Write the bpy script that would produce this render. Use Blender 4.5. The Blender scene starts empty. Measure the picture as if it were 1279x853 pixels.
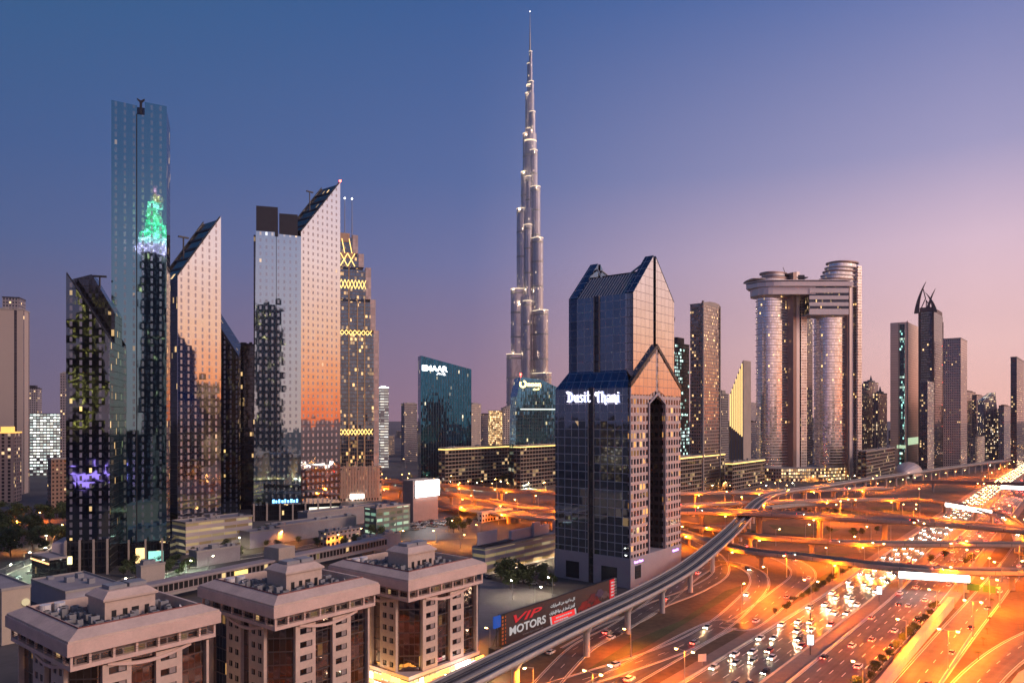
import bpy, math, random
from math import sin, cos, pi, atan2, sqrt, radians, floor
from mathutils import Vector, Matrix
random.seed(7)
SC = bpy.context.scene
COL = SC.collection
# ------------------------------------------------------------------ camera
HZ, F0, CAMZ = 520.0, 930.0, 80.0          # horizon row, focal length in photo pixels, camera height in metres
cam = bpy.data.cameras.new('camera'); cam.sensor_width = 36; cam.lens = F0/1279*36
cam.shift_y = (HZ-426.5)/1279; cam.clip_end = 20000; cam.clip_start = 1
co = bpy.data.objects.new('camera', cam); COL.objects.link(co)
co.location = (0, 0, CAMZ); co.rotation_euler = (pi/2, 0, 0); SC.camera = co
# ------------------------------------------------------------------ dusk sky
def lin(c):
    return tuple((x/255/12.92) if x/255 <= .04045 else ((x/255+.055)/1.055)**2.4 for x in c)
W = bpy.data.worlds.new('World'); SC.world = W; W.use_nodes = True
nt = W.node_tree; nt.nodes.clear()
def wn(t, **k):
    n = nt.nodes.new(t)
    for a, b in k.items(): setattr(n, a, b)
    return n
tc = wn('ShaderNodeTexCoord'); sp = wn('ShaderNodeSeparateXYZ'); nt.links.new(tc.outputs['Generated'], sp.inputs[0])
SUN_AZ = radians(92)        # the sunset lies to the right of the view
def wm(op, a, b=None, clamp=False):
    n = wn('ShaderNodeMath', operation=op, use_clamp=clamp)
    for i, x in enumerate((a, b)):
        if x is None: continue
        if isinstance(x, (int, float)): n.inputs[i].default_value = x
        else: nt.links.new(x, n.inputs[i])
    return n.outputs[0]
hx = wm('MULTIPLY', sp.outputs[0], sin(SUN_AZ)); hy = wm('MULTIPLY', sp.outputs[1], cos(SUN_AZ))
hl = wm('SQRT', wm('ADD', wm('MULTIPLY', sp.outputs[0], sp.outputs[0]), wm('ADD', wm('MULTIPLY', sp.outputs[1], sp.outputs[1]), 1e-6)))
caz = wm('DIVIDE', wm('ADD', hx, hy), hl)
def ramp(stops, k=1.0):
    r = wn('ShaderNodeValToRGB'); e = r.color_ramp.elements
    e[0].position = 0; e[1].position = 1
    for p, c in stops[1:-1]: e.new(p)
    for i, (p, c) in enumerate(stops): e[i].position = p; e[i].color = tuple(k*v for v in lin(c))+(1,)
    nt.links.new(sp.outputs[2], r.inputs[0]); return r.outputs[0]
RA = ramp([(0, (116,106,130)), (.087, (104,103,138)), (.2, (76,100,148)), (.30, (62,95,147)), (.485, (42,92,140)), (1, (22,52,92))], .75)
RB = ramp([(0, (156,122,140)), (.087, (140,121,150)), (.2, (110,116,162)), (.30, (84,106,158)), (.485, (56,92,148)), (1, (28,56,102))], .82)
RC = ramp([(0, (240,184,168)), (.087, (236,192,188)), (.2, (208,180,196)), (.30, (150,146,182)), (.485, (80,104,160)), (1, (40,68,115))], .95)
RD = ramp([(0, (238,120,62)), (.05, (246,160,104)), (.11, (246,196,162)), (.2, (240,214,208)), (.30, (206,196,212)), (.485, (130,140,180)), (1, (44,74,125))], 1.4)
def mixc(f, a, b):
    n = wn('ShaderNodeMix', data_type='RGBA'); nt.links.new(f, n.inputs[0]); nt.links.new(a, n.inputs[6]); nt.links.new(b, n.inputs[7]); return n.outputs[2]
def seg(lo, hi):
    n = wn('ShaderNodeMapRange', clamp=True); nt.links.new(caz, n.inputs[0])
    n.inputs[1].default_value = lo; n.inputs[2].default_value = hi; return n.outputs[0]
sky = mixc(seg(.60, .98), mixc(seg(-.09, .5), mixc(seg(-.64, -.09), RA, RB), RC), RD)
bg = wn('ShaderNodeBackground'); nt.links.new(sky, bg.inputs[0]); bg.inputs[1].default_value = 1.0
# a faint physical twilight component on top of the measured dusk colours
st = wn('ShaderNodeTexSky', sky_type='NISHITA', sun_disc=False); st.sun_elevation = radians(0.5); st.sun_rotation = SUN_AZ
bg2 = wn('ShaderNodeBackground'); nt.links.new(st.outputs[0], bg2.inputs[0]); bg2.inputs[1].default_value = 0.001
ad = wn('ShaderNodeAddShader'); nt.links.new(bg.outputs[0], ad.inputs[0]); nt.links.new(bg2.outputs[0], ad.inputs[1])
out = wn('ShaderNodeOutputWorld'); nt.links.new(ad.outputs[0], out.inputs[0])
# ------------------------------------------------------------------ low after-glow sun
sl = bpy.data.lights.new('sun', 'SUN'); sl.energy = 1.5; sl.angle = radians(15); sl.color = (1, .67, .52); LAZ, LEL = radians(112), radians(28)
so = bpy.data.objects.new('sun', sl); COL.objects.link(so)
so.rotation_euler = Vector((sin(LAZ)*cos(LEL), cos(LAZ)*cos(LEL), sin(LEL))).to_track_quat('Z', 'Y').to_euler()
# ------------------------------------------------------------------ exposure
SC.view_settings.view_transform = 'Standard'; SC.view_settings.look = 'None'
SC.view_settings.exposure = 0.38; SC.view_settings.gamma = 1
SC.render.engine = 'CYCLES'
cy = SC.cycles; cy.use_denoising = True; cy.max_bounces = 6; cy.diffuse_bounces = 2; cy.glossy_bounces = 4; cy.transmission_bounces = 2; cy.volume_bounces = 0
cy.sample_clamp_indirect = 4; cy.caustics_reflective = False; cy.caustics_refractive = False; cy.use_light_tree = True
# ------------------------------------------------------------------ real-world coordinates
def at(x, y, z=0.0):                      # where the line of sight of a photo pixel meets height z
    D = (CAMZ-z)*F0/(y-HZ); return Vector(((x-639.5)/F0*D, D, z))
def dep(y, z=0.0): return (CAMZ-z)*F0/(y-HZ)
def zat(y, D): return CAMZ-(y-HZ)*D/F0
def px(x, D): return (x-639.5)/F0*D
GA = atan2(.778, .628)                    # street grid direction
def corner(xc, D, xl, xr, ang=GA):        # near corner, length of right and left face of a block turned by ang
    U = Vector((cos(ang), sin(ang))); V = Vector((-sin(ang), cos(ang))); X = px(xc, D)
    a = (xr-639.5)/F0; l = (xl-639.5)/F0
    ta = (a*D-X)/(U.x-a*U.y); tb = (l*D-X)/(V.x-l*V.y)
    return (X, D, 0), ta, tb
# ------------------------------------------------------------------ mesh helpers
class MB:
    def __init__(s): s.v = []; s.f = []; s.uv = []; s.m = []
    def poly(s, pts, m=0, uv=None):
        pts = [Vector(p) for p in pts]; n0 = len(s.v); s.v += [tuple(p) for p in pts]; s.f.append(list(range(n0, n0+len(pts)))); s.m.append(m)
        if uv is None:
            n = Vector((0, 0, 0))
            for i in range(len(pts)):
                a, b = pts[i], pts[(i+1) % len(pts)]
                n += Vector(((a.y-b.y)*(a.z+b.z), (a.z-b.z)*(a.x+b.x), (a.x-b.x)*(a.y+b.y)))
            if n.length > 0: n.normalize()
            h = sqrt(n.x*n.x+n.y*n.y)
            if h > .35: t = Vector((-n.y/h, n.x/h, 0)); uv = [(p.dot(t), p.z) for p in pts]
            else: uv = [(p.x, p.y) for p in pts]
        s.uv.append(uv)
    def box(s, x0, x1, y0, y1, z0, z1, m=0, mt=None):
        if mt is None: mt = m
        a = [(x0,y0),(x1,y0),(x1,y1),(x0,y1)]
        for i in range(4):
            p, q = a[i], a[(i+1) % 4]
            s.poly([(p[0],p[1],z0),(q[0],q[1],z0),(q[0],q[1],z1),(p[0],p[1],z1)], m)
        s.poly([(p[0],p[1],z1) for p in a], mt); s.poly([(p[0],p[1],z0) for p in reversed(a)], m)
    def prism(s, pts, z0, z1, m=0, mt=None, cap0=False, along=False):
        n = len(pts); zt = z1 if isinstance(z1, (list, tuple)) else [z1]*n; zb = z0 if isinstance(z0, (list, tuple)) else [z0]*n
        u = 0
        for i in range(n):
            j = (i+1) % n; p, q = pts[i], pts[j]; L = sqrt((p[0]-q[0])**2+(p[1]-q[1])**2)
            uv = [(u,zb[i]),(u+L,zb[j]),(u+L,zt[j]),(u,zt[i])] if along else None
            s.poly([(p[0],p[1],zb[i]),(q[0],q[1],zb[j]),(q[0],q[1],zt[j]),(p[0],p[1],zt[i])], m, uv); u += L
        s.poly([(pts[i][0],pts[i][1],zt[i]) for i in range(n)], m if mt is None else mt)
        if cap0: s.poly([(pts[i][0],pts[i][1],zb[i]) for i in reversed(range(n))], m)
    def xz(s, pg, y0, y1, m=0, ms=None):    # polygon in the x-z plane given thickness along y
        ms = m if ms is None else ms; n = len(pg)
        s.poly([(x,y0,z) for x,z in pg], m); s.poly([(x,y1,z) for x,z in reversed(pg)], m)
        for i in range(n):
            a, b = pg[i], pg[(i+1) % n]; s.poly([(a[0],y0,a[1]),(a[0],y1,a[1]),(b[0],y1,b[1]),(b[0],y0,b[1])], ms)
    def yz(s, pg, x0, x1, m=0, ms=None):
        ms = m if ms is None else ms; n = len(pg)
        s.poly([(x0,y,z) for y,z in pg], m); s.poly([(x1,y,z) for y,z in reversed(pg)], m)
        for i in range(n):
            a, b = pg[i], pg[(i+1) % n]; s.poly([(x0,a[0],a[1]),(x1,a[0],a[1]),(x1,b[0],b[1]),(x0,b[0],b[1])], ms)
    def tube(s, p0, p1, r0, r1=None, n=8, m=0):
        p0, p1 = Vector(p0), Vector(p1); r1 = r0 if r1 is None else r1; d = (p1-p0).normalized()
        a = d.orthogonal().normalized(); b = d.cross(a)
        A = [p0+(a*cos(2*pi*i/n)+b*sin(2*pi*i/n))*r0 for i in range(n)]; B = [p1+(a*cos(2*pi*i/n)+b*sin(2*pi*i/n))*r1 for i in range(n)]
        for i in range(n): j = (i+1) % n; s.poly([A[i],A[j],B[j],B[i]], m)
        s.poly(list(reversed(A)), m); s.poly(B, m)
    def ball(s, c, r, m=0, n=8, k=5, sz=1):
        c = Vector(c); R = []
        for i in range(k+1):
            t = pi*i/k; R.append([c+Vector((r*sin(t)*cos(2*pi*j/n), r*sin(t)*sin(2*pi*j/n), r*cos(t)*sz)) for j in range(n)])
        for i in range(k):
            for j in range(n):
                q = (j+1) % n; s.poly([R[i][j],R[i+1][j],R[i+1][q],R[i][q]] if 0 < i < k-1 else ([R[i][j],R[i+1][j],R[i+1][q]] if i == 0 else [R[i][j],R[i+1][j],R[i][q]]), m)
    def sweep(s, P, prof, ms, closed=False):   # P: points, prof: [(offset, dz)], ms: material per profile segment
        N = len(P); T = []
        for i in range(N):
            d = P[min(i+1,N-1)]-P[max(i-1,0)]; d = Vector((d.x,d.y,0)).normalized(); T.append(Vector((-d.y,d.x,0)))
        R = [[P[i]+T[i]*o+Vector((0,0,dz)) for o, dz in prof] for i in range(N)]
        L = [0]
        for i in range(1, N): L.append(L[-1]+(P[i]-P[i-1]).length)
        k = len(prof); cum = [0]
        for j in range(1, k+1):
            a, b = prof[j-1], prof[j % k]; cum.append(cum[-1]+sqrt((a[0]-b[0])**2+(a[1]-b[1])**2))
        for i in range(N-1):
            for j in range(k if closed else k-1):
                q = (j+1) % k
                s.poly([R[i][j],R[i+1][j],R[i+1][q],R[i][q]], ms[j] if isinstance(ms,(list,tuple)) else ms, [(L[i],cum[j]),(L[i+1],cum[j]),(L[i+1],cum[j+1]),(L[i],cum[j+1])])
        if closed:
            s.poly(R[0], 0); s.poly(list(reversed(R[-1])), 0)
    def mesh(s, name, mats, smooth=False):
        me = bpy.data.meshes.new(name); me.from_pydata(s.v, [], s.f)
        for m in (mats if isinstance(mats, (list, tuple)) else [mats]): me.materials.append(m)
        ul = me.uv_layers.new(name='UVMap'); fl = [c for f in s.uv for p in f for c in p]
        ul.data.foreach_set('uv', fl); me.polygons.foreach_set('material_index', s.m)
        if smooth: me.polygons.foreach_set('use_smooth', [True]*len(s.f))
        me.update(); return me
    def build(s, name, mats, parent=None, smooth=False, loc=(0,0,0), rz=0):
        o = bpy.data.objects.new(name, s.mesh(name, mats, smooth)); COL.objects.link(o); o.parent = parent
        o.location = loc; o.rotation_euler = (0,0,rz); return o
def tag(o, label=None, cat=None, group=None, kind=None):
    if label: o['label'] = label
    if cat: o['category'] = cat
    if group: o['group'] = group
    if kind: o['kind'] = kind
    return o
def thing(name, label, cat, loc=(0,0,0), rz=0, group=None):
    o = bpy.data.objects.new(name, None); COL.objects.link(o); o.empty_display_size = 1
    o.location = loc; o.rotation_euler = (0,0,rz); return tag(o, label, cat, group)
def kids(r): return [o for o in bpy.data.objects if o.parent == r]
def dup(root, loc, rz=0, label=None, group=None, tree=None):
    r = root.copy(); COL.objects.link(r); r.location = loc; r.rotation_euler = (0,0,rz)
    if label: r['label'] = label
    if group: r['group'] = group
    for ch, gs in (tree if tree is not None else gather(root)):
        c = ch.copy(); COL.objects.link(c); c.parent = r
        for g in gs:
            d = g.copy(); COL.objects.link(d); d.parent = c
    return r
def gather(root): return [(c, kids(c)) for c in kids(root)]
def smoothpts(P, n=6):
    P = [Vector(p) for p in P]; o = []
    for i in range(len(P)-1):
        a, b, c, d = P[max(i-1,0)], P[i], P[i+1], P[min(i+2,len(P)-1)]
        for k in range(n):
            t = k/n; o.append(.5*((2*b)+(c-a)*t+(2*a-5*b+4*c-d)*t*t+(3*b-a-3*c+d)*t**3))
    o.append(P[-1]); return o
def walk(P, step, start=0):               # evenly spaced points and headings along a polyline
    o = []; acc = 0; nxt = start
    for i in range(len(P)-1):
        L = (P[i+1]-P[i]).length
        while nxt <= acc+L and L > 0:
            q = P[i].lerp(P[i+1], (nxt-acc)/L); d = P[i+1]-P[i]; o.append((q, atan2(d.y, d.x))); nxt += step
        acc += L
    return o
# ------------------------------------------------------------------ materials
MT = {}
class NT:
    def __init__(s, name):
        s.mat = bpy.data.materials.new(name); s.mat.use_nodes = True; s.t = s.mat.node_tree
        s.b = s.t.nodes['Principled BSDF']; MT[name] = s.mat
    def n(s, t, **k):
        x = s.t.nodes.new(t)
        for a, b in k.items(): setattr(x, a, b)
        return x
    def put(s, inp, x):
        if x is None: return
        if isinstance(x, (int, float)): inp.default_value = x
        elif isinstance(x, tuple): inp.default_value = x if len(x) == len(inp.default_value) else x+(1,)
        else: s.t.links.new(x, inp)
    def m(s, op, a, b=None, c=None, clamp=False):
        x = s.n('ShaderNodeMath', operation=op, use_clamp=clamp)
        for i, v in enumerate((a, b, c)):
            if v is not None: s.put(x.inputs[i], v)
        return x.outputs[0]
    def vm(s, op, a, b=None):
        x = s.n('ShaderNodeVectorMath', operation=op); s.put(x.inputs[0], a)
        if b is not None:
            if op == 'SCALE': s.put(x.inputs[3], b)
            else: s.put(x.inputs[1], b)
        return x.outputs[0]
    def mixc(s, f, a, b):
        x = s.n('ShaderNodeMix', data_type='RGBA'); s.put(x.inputs[0], f); s.put(x.inputs[6], a); s.put(x.inputs[7], b); return x.outputs[2]
    def mixf(s, f, a, b):
        x = s.n('ShaderNodeMix', data_type='FLOAT'); s.put(x.inputs[0], f); s.put(x.inputs[2], a); s.put(x.inputs[3], b); return x.outputs[0]
    def noise(s, scale, detail=3, coord=None, dist=0):
        x = s.n('ShaderNodeTexNoise'); x.inputs['Scale'].default_value = scale; x.inputs['Detail'].default_value = detail; x.inputs['Distortion'].default_value = dist
        s.t.links.new(coord if coord is not None else s.obj(), x.inputs['Vector']); return x
    def obj(s): return s.n('ShaderNodeTexCoord').outputs['Object']
    def uv(s):
        x = s.n('ShaderNodeSeparateXYZ'); s.t.links.new(s.n('ShaderNodeTexCoord').outputs['UV'], x.inputs[0]); return x.outputs[0], x.outputs[1]
def plain(name, col, rough=.7, metal=0, var=.25, scale=.3, bump=0, spec=None):
    if name in MT: return MT[name]
    q = NT(name); a = q.noise(scale, 4).outputs[0]; b = q.noise(scale*9, 3).outputs[0]
    k = q.m('ADD', q.m('MULTIPLY', a, .65), q.m('MULTIPLY', b, .35))
    lo = tuple(c*(1-var) for c in col); hi = tuple(min(1, c*(1+var)) for c in col)
    r = q.n('ShaderNodeMapRange', clamp=True); q.t.links.new(k, r.inputs[0]); r.inputs[1].default_value = .32; r.inputs[2].default_value = .68
    q.put(q.b.inputs['Base Color'], q.mixc(r.outputs[0], lo, hi)); q.b.inputs['Roughness'].default_value = rough; q.b.inputs['Metallic'].default_value = metal
    if spec is not None: q.b.inputs['Specular IOR Level'].default_value = spec
    return q.mat
def glow(name, col, s):
    if name in MT: return MT[name]
    q = NT(name); q.put(q.b.inputs['Base Color'], tuple(.3*c for c in col)); q.put(q.b.inputs['Emission Color'], col); q.b.inputs['Emission Strength'].default_value = s; return q.mat
WARM = (1, .62, .26); COOL = (.75, .9, 1); SOD = (1, .18, .002)
def facade(name, bay=1.5, fl=3.6, w=.86, h=.8, F=((.2,.2,.2),0,.5), G=((.35,.4,.45),1,.04), tilt=.008, wave=.01, lit=.05, cols=(WARM,COOL), st=1.5, band=0, seed=0, var=.2, ox=0, oz=0, clus=.02, panel=None):
    """A curtain wall in metres: bays by floors, frame F and glass G = (colour, metallic, roughness), a share of windows lit."""
    if name in MT: return MT[name]
    q = NT(name); u, v = q.uv()
    x = q.m('DIVIDE', q.m('ADD', u, ox), bay); y = q.m('DIVIDE', q.m('ADD', v, oz), fl)
    cx, cy_ = q.m('FLOOR', x), q.m('FLOOR', y); fx, fy = q.m('FRACT', x), q.m('FRACT', y)
    mk = q.m('MULTIPLY', q.m('LESS_THAN', q.m('ABSOLUTE', q.m('SUBTRACT', fx, .5)), w/2), q.m('LESS_THAN', q.m('ABSOLUTE', q.m('SUBTRACT', fy, .5)), h/2))
    cv = q.n('ShaderNodeCombineXYZ'); q.put(cv.inputs[0], cx); q.put(cv.inputs[1], cy_); cv.inputs[2].default_value = seed+.37
    wn_ = q.n('ShaderNodeTexWhiteNoise', noise_dimensions='3D'); q.t.links.new(cv.outputs[0], wn_.inputs['Vector'])
    sc = q.n('ShaderNodeSeparateColor'); q.t.links.new(wn_.outputs['Color'], sc.inputs[0])
    cv2 = q.n('ShaderNodeCombineXYZ'); q.put(cv2.inputs[0], u); q.put(cv2.inputs[1], v); cv2.inputs[2].default_value = seed*7.
    cl = q.noise(clus, 2, cv2.outputs[0]).outputs[0]
    thr = q.m('MULTIPLY', q.m('POWER', q.m('MULTIPLY', cl, 2), 3), lit)
    on = q.m('LESS_THAN', wn_.outputs['Value'], thr)
    if band:
        wb = q.n('ShaderNodeTexWhiteNoise', noise_dimensions='1D'); q.put(wb.inputs['W'], q.m('ADD', cy_, seed+.5))
        on = q.m('MAXIMUM', on, q.m('MULTIPLY', q.m('LESS_THAN', wb.outputs['Value'], band), q.m('LESS_THAN', wn_.outputs['Value'], .8)))
    es = q.m('MULTIPLY', q.m('MULTIPLY', mk, on), q.m('MULTIPLY', q.m('ADD', q.m('POWER', sc.outputs[1], 2), .15), st))
    fb = F[0]; gb = q.mixc(sc.outputs[2], tuple(c*(1-var) for c in G[0]), tuple(min(1, c*(1+var)) for c in G[0]))
    q.put(q.b.inputs['Base Color'], q.mixc(mk, fb, gb)); q.put(q.b.inputs['Metallic'], q.mixf(mk, F[1], G[1])); q.put(q.b.inputs['Roughness'], q.mixf(mk, F[2], G[2]))
    q.put(q.b.inputs['Emission Color'], q.mixc(sc.outputs[0], cols[0], cols[1])); q.put(q.b.inputs['Emission Strength'], es)
    g = q.n('ShaderNodeNewGeometry').outputs['Normal']
    t1 = q.vm('SCALE', q.vm('SUBTRACT', wn_.outputs['Color'], (.5,.5,.5)), tilt*2)
    t2 = q.vm('SCALE', q.vm('SUBTRACT', q.noise(.12, 1, cv2.outputs[0]).outputs['Color'], (.5,.5,.5)), wave*2)
    q.put(q.b.inputs['Normal'], q.vm('NORMALIZE', q.vm('ADD', g, q.vm('ADD', t1, t2))))
    return q.mat
FONTDIR = None
import os
def font(part):
    try:
        d = os.path.join(bpy.utils.resource_path('LOCAL'), 'datafiles', 'fonts')
        for f in os.listdir(d):
            if f.startswith(part): return bpy.data.fonts.load(os.path.join(d, f))
    except Exception: pass
    return None
def lettering(name, txt, mat, parent, origin, right, up, size, depth=.2, fit=None, fnt=None, bold=0, shear=0, align='LEFT'):
    """Raised letters standing on a wall: origin, reading direction and up in the parent's space."""
    c = bpy.data.curves.new(name, 'FONT'); c.body = txt; c.size = size; c.extrude = depth/2; c.offset = bold; c.shear = shear; c.resolution_u = 3; c.align_x = align
    if fnt: c.font = fnt
    o = bpy.data.objects.new(name, c); COL.objects.link(o); bpy.context.view_layer.update()
    me = bpy.data.meshes.new_from_object(o.evaluated_get(bpy.context.evaluated_depsgraph_get())); bpy.data.objects.remove(o)
    me.materials.clear(); me.materials.append(mat)
    if fit and len(me.vertices):
        xs = [v.co.x for v in me.vertices]; k = fit/(max(xs)-min(xs)); x0 = min(xs)
        for v in me.vertices: v.co.x = (v.co.x-x0)*k
    r, u = Vector(right).normalized(), Vector(up).normalized(); n = r.cross(u)
    for v in me.vertices: p = v.co.copy(); v.co = Vector(origin)+r*p.x+u*p.y+n*(p.z+depth/2)
    b = bpy.data.objects.new(name, me); COL.objects.link(b); b.parent = parent; return b
# ================================================================== setting
def stuffstruct(o): return tag(o, kind='structure')
asphalt = NT('asphalt')
def _asph():
    q = asphalt; u, v = q.uv(); c = q.n('ShaderNodeCombineXYZ'); q.put(c.inputs[0], q.m('MULTIPLY', u, .012)); q.put(c.inputs[1], q.m('MULTIPLY', v, .55))
    s = q.noise(1.0, 3, c.outputs[0]).outputs[0]; p = q.noise(.25, 4).outputs[0]; k = q.m('ADD', q.m('MULTIPLY', s, .6), q.m('MULTIPLY', p, .4))
    r = q.n('ShaderNodeMapRange', clamp=True); q.t.links.new(k, r.inputs[0]); r.inputs[1].default_value = .36; r.inputs[2].default_value = .64
    q.put(q.b.inputs['Base Color'], q.mixc(r.outputs[0], (.034,.031,.029), (.105,.095,.088))); q.b.inputs['Roughness'].default_value = .55
_asph(); asphalt = asphalt.mat
M_conc = plain('concrete', (.36,.33,.30), .8, var=.15, scale=.12)
M_conc2 = plain('pale_concrete', (.42,.36,.31), .75, var=.12, scale=.1)
M_sand = plain('sandy_ground', (.10,.068,.04), .95, var=.55, scale=.045)
M_earth = plain('city_ground', (.085,.078,.075), .95, var=.45, scale=.02)
M_plot = plain('bare_plot', (.17,.16,.165), .95, var=.2, scale=.06)
M_grass = plain('grass', (.05,.065,.025), 1, var=.4, scale=.15)
M_paint = plain('road_paint', (.75,.73,.68), .6, var=.1, scale=1)
M_kerb = plain('kerb', (.42,.38,.34), .8, var=.12, scale=.5)
M_pave = plain('paving', (.22,.17,.14), .85, var=.15, scale=.4)
M_dark = plain('dark_metal', (.05,.05,.055), .4, .6, var=.1)
M_steel = plain('galvanised_steel', (.35,.35,.34), .45, .5, var=.1)
M_white = plain('white_paint', (.75,.73,.70), .6, var=.06)
M_glassd = plain('dark_glass', (.05,.06,.07), .06, .5, var=.2, scale=.2)
U2 = Vector((.628,.778,0)); V2 = Vector((-.778,.628,0))
def gv(u, v, z=0.): return U2*u+V2*v+Vector((0,0,z))
def flat(name, pts, z, mat):
    b = MB(); b.poly([(p[0],p[1],z) for p in pts]); return tag(b.build(name, mat), kind='structure')
g = MB(); g.poly([(-9000,-3000,0),(9000,-3000,0),(9000,12000,0),(-9000,12000,0)])
tag(g.build('ground', M_earth), kind='structure')
# sandy interchange land, bare building plot, lawns
flat('sand', [gv(-150,0), gv(700,0), gv(1500,40), gv(1500,150), gv(760,170), gv(690,400), gv(560,420), gv(420,190), gv(300,165), gv(-150,165)], .04, M_sand)
flat('bare_plot', [at(600,722), at(694,742), at(775,770), at(600,850), at(560,853), at(596,800)], .09, M_plot)
def cline(u):
    T = [(-300,79),(350,79),(680,85),(1000,92),(1400,95),(4000,95)]
    for (a, p), (b, q) in zip(T, T[1:]):
        if u <= b: return p+(q-p)*(u-a)/(b-a)
    return 95
US = [-250+25*i for i in range(150)]
def hwy(name, o0, o1, z, mat, parent=None, u0=-250, u1=3400):
    b = MB(); P = [gv(u, cline(u)+(o0+o1)/2, z) for u in US if u0 <= u <= u1]; w = abs(o1-o0)/2
    b.sweep(P, [(w,0),(-w,0)], 0); return tag(b.build(name, mat), kind='structure')
hwy('highway_carriageway', 3, 21.5, .10, asphalt); hwy('highway_carriageway', -22, -3, .10, asphalt)
hwy('median_paving', -3, 3, .13, M_pave)
hwy('highway_verge', 21.5, 27, .07, M_pave); hwy('highway_verge', -27, -22, .07, M_pave)
for o_ in (-3.1, 3.1, 21.6, -22.1):
    b = MB(); P = [gv(u, cline(u)+o_, .05) for u in US if u <= 1500]; b.sweep(P, [(.18,0),(.1,.8),(-.1,.8),(-.18,0)], 0)
    tag(b.build('crash_barrier', M_conc), ['low concrete crash barrier on the red-light side of the highway median','low concrete crash barrier on the headlight side of the highway median','concrete crash barrier between the headlight carriageway and the service road','concrete crash barrier along the outer edge of the red-light carriageway'][(-3.1,3.1,21.6,-22.1).index(o_)], 'barrier')
def ribbon(name, pts, w, z=.10, mat=None, kerb=True, marks=None, n=8):
    P = smoothpts([Vector((p[0],p[1],z)) for p in pts], n); b = MB(); b.sweep(P, [(w/2,0),(-w/2,0)], 0); tag(b.build(name, mat or asphalt), kind='structure')
    if kerb:
        k = MB()
        for s in (-1, 1): k.sweep(P, [(s*(w/2+.35),-z),(s*(w/2+.35),.12),(s*w/2,.12),(s*w/2,0)], 0)
        tag(k.build('kerb', M_kerb), kind='structure')
    if marks:
        k = MB()
        for off in marks:
            for q, a in walk(P, 12):
                d = Vector((cos(a), sin(a), 0)); t = Vector((-sin(a), cos(a), 0)); c = q+t*off+Vector((0,0,.04))
                k.poly([c-d*2-t*.11, c+d*2-t*.11, c+d*2+t*.11, c-d*2+t*.11])
        for off in (-w/2+.5, w/2-.5): k.sweep([p+Vector((0,0,.04)) for p in P], [(off+.1,0),(off-.1,0)], 0)
        tag(k.build('road_marking', M_paint), kind='structure')
    return P
k = MB()
for o_ in [3+3.6*i for i in range(1,5)]+[-3-3.7*i for i in range(1,5)]:
    u = 100
    while u < 900:
        c = gv(u, cline(u)+o_, .15); k.poly([c-U2*2.2-V2*.13, c+U2*2.2-V2*.13, c+U2*2.2+V2*.13, c-U2*2.2+V2*.13]); u += 12
for o_ in (3.6, 20.9, -3.6, -21.3):
    k.sweep([gv(u, cline(u)+o_, .15) for u in US if u <= 1400], [(.13,0),(-.13,0)], 0)
tag(k.build('lane_marking', M_paint), kind='structure')
# ground-level side roads
R2 = ribbon('service_road', [gv(60,116), gv(200,117), gv(270,117), at(929,779), at(985,737), at(1003,720), at(996,706), at(965,693), at(920,682), at(860,668)], 12, .10, marks=[0])
R3 = ribbon('loop_road', [gv(60,133), gv(150,132), at(860,803), at(938,745), at(948,722), at(930,708), at(898,703), at(868,716), at(835,742), at(800,768), at(762,785), at(715,812)], 9, .14, marks=[0])
R4 = ribbon('hotel_road', [at(640,905), at(720,815), at(770,786), at(818,757), at(868,737), at(900,716), at(893,694), at(860,676), at(835,660)], 8, .18, marks=[0])
R5 = ribbon('frontage_road', [gv(60,45), gv(200,46), gv(300,45), gv(400,43), gv(520,42), gv(700,45), gv(1000,52)], 11.5, .10, marks=[0])
R6 = ribbon('slip_road', [gv(60,34), gv(140,35), gv(220,34), gv(280,30), gv(330,21), gv(380,5), gv(430,-20), gv(480,-60)], 11, .14, marks=[0])
flat('pavement', [gv(100,28), gv(215,28), gv(280,23), gv(320,14), gv(360,2), gv(370,-5), gv(330,8), gv(285,17), gv(215,24), gv(100,24)], .16, plain('pink_paving', (.42,.33,.30), .85, var=.1, scale=.5))
# long pale ramp wall beside the frontage road
b = MB(); P = [gv(u, 53, 0) for u in range(120, 361, 20)]
zz = [0.9+3.2*max(0, min(1, (u-170)/150)) for u in range(120, 361, 20)]
for i in range(len(P)-1):
    for s0, s1 in ((-1.1,1.1),):
        a, c = P[i], P[i+1]; za, zc = zz[i], zz[i+1]
        A = [a-V2*1.1, c-V2*1.1, c+V2*1.1, a+V2*1.1]; Z = [za, zc, zc, za]
        b.poly([A[0], A[1], A[1]+Vector((0,0,zc)), A[0]+Vector((0,0,za))]); b.poly([A[3]+Vector((0,0,za)), A[2]+Vector((0,0,zc)), A[2], A[3]])
        b.poly([A[j]+Vector((0,0,Z[j])) for j in range(4)])
b.box(0,0,0,0,0,0) if 0 else None
tag(b.build('ramp_wall', M_conc2), 'long pale concrete ramp wall rising beside the dark hedge right of the red-light carriageway', 'wall')
b = MB(); b.sweep([gv(u, 40.2, 0) for u in range(60, 340, 20)], [(.3,0),(.2,1.1),(-.2,1.1),(-.3,0)], 0)
tag(b.build('crash_barrier', M_conc2), 'pale concrete barrier dividing the frontage road from the curving slip road', 'barrier')
# lawns between the ramps
for c in ([at(870,655), at(925,650), at(938,640), at(890,636)], [at(1010,637), at(1110,632), at(1150,640), at(1075,650)], [at(975,668), at(1030,668), at(1050,661), at(960,655)], [at(985,700), at(1020,712), at(1060,692), at(1000,688)],
          [at(700,853), at(800,812), at(900,752), at(935,728), at(905,738), at(850,775), at(790,800), at(735,835)], [at(950,775), at(1075,702), at(1055,700), at(1000,738), at(940,772)]):
    flat('lawn', c, .06, M_grass)
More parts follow.
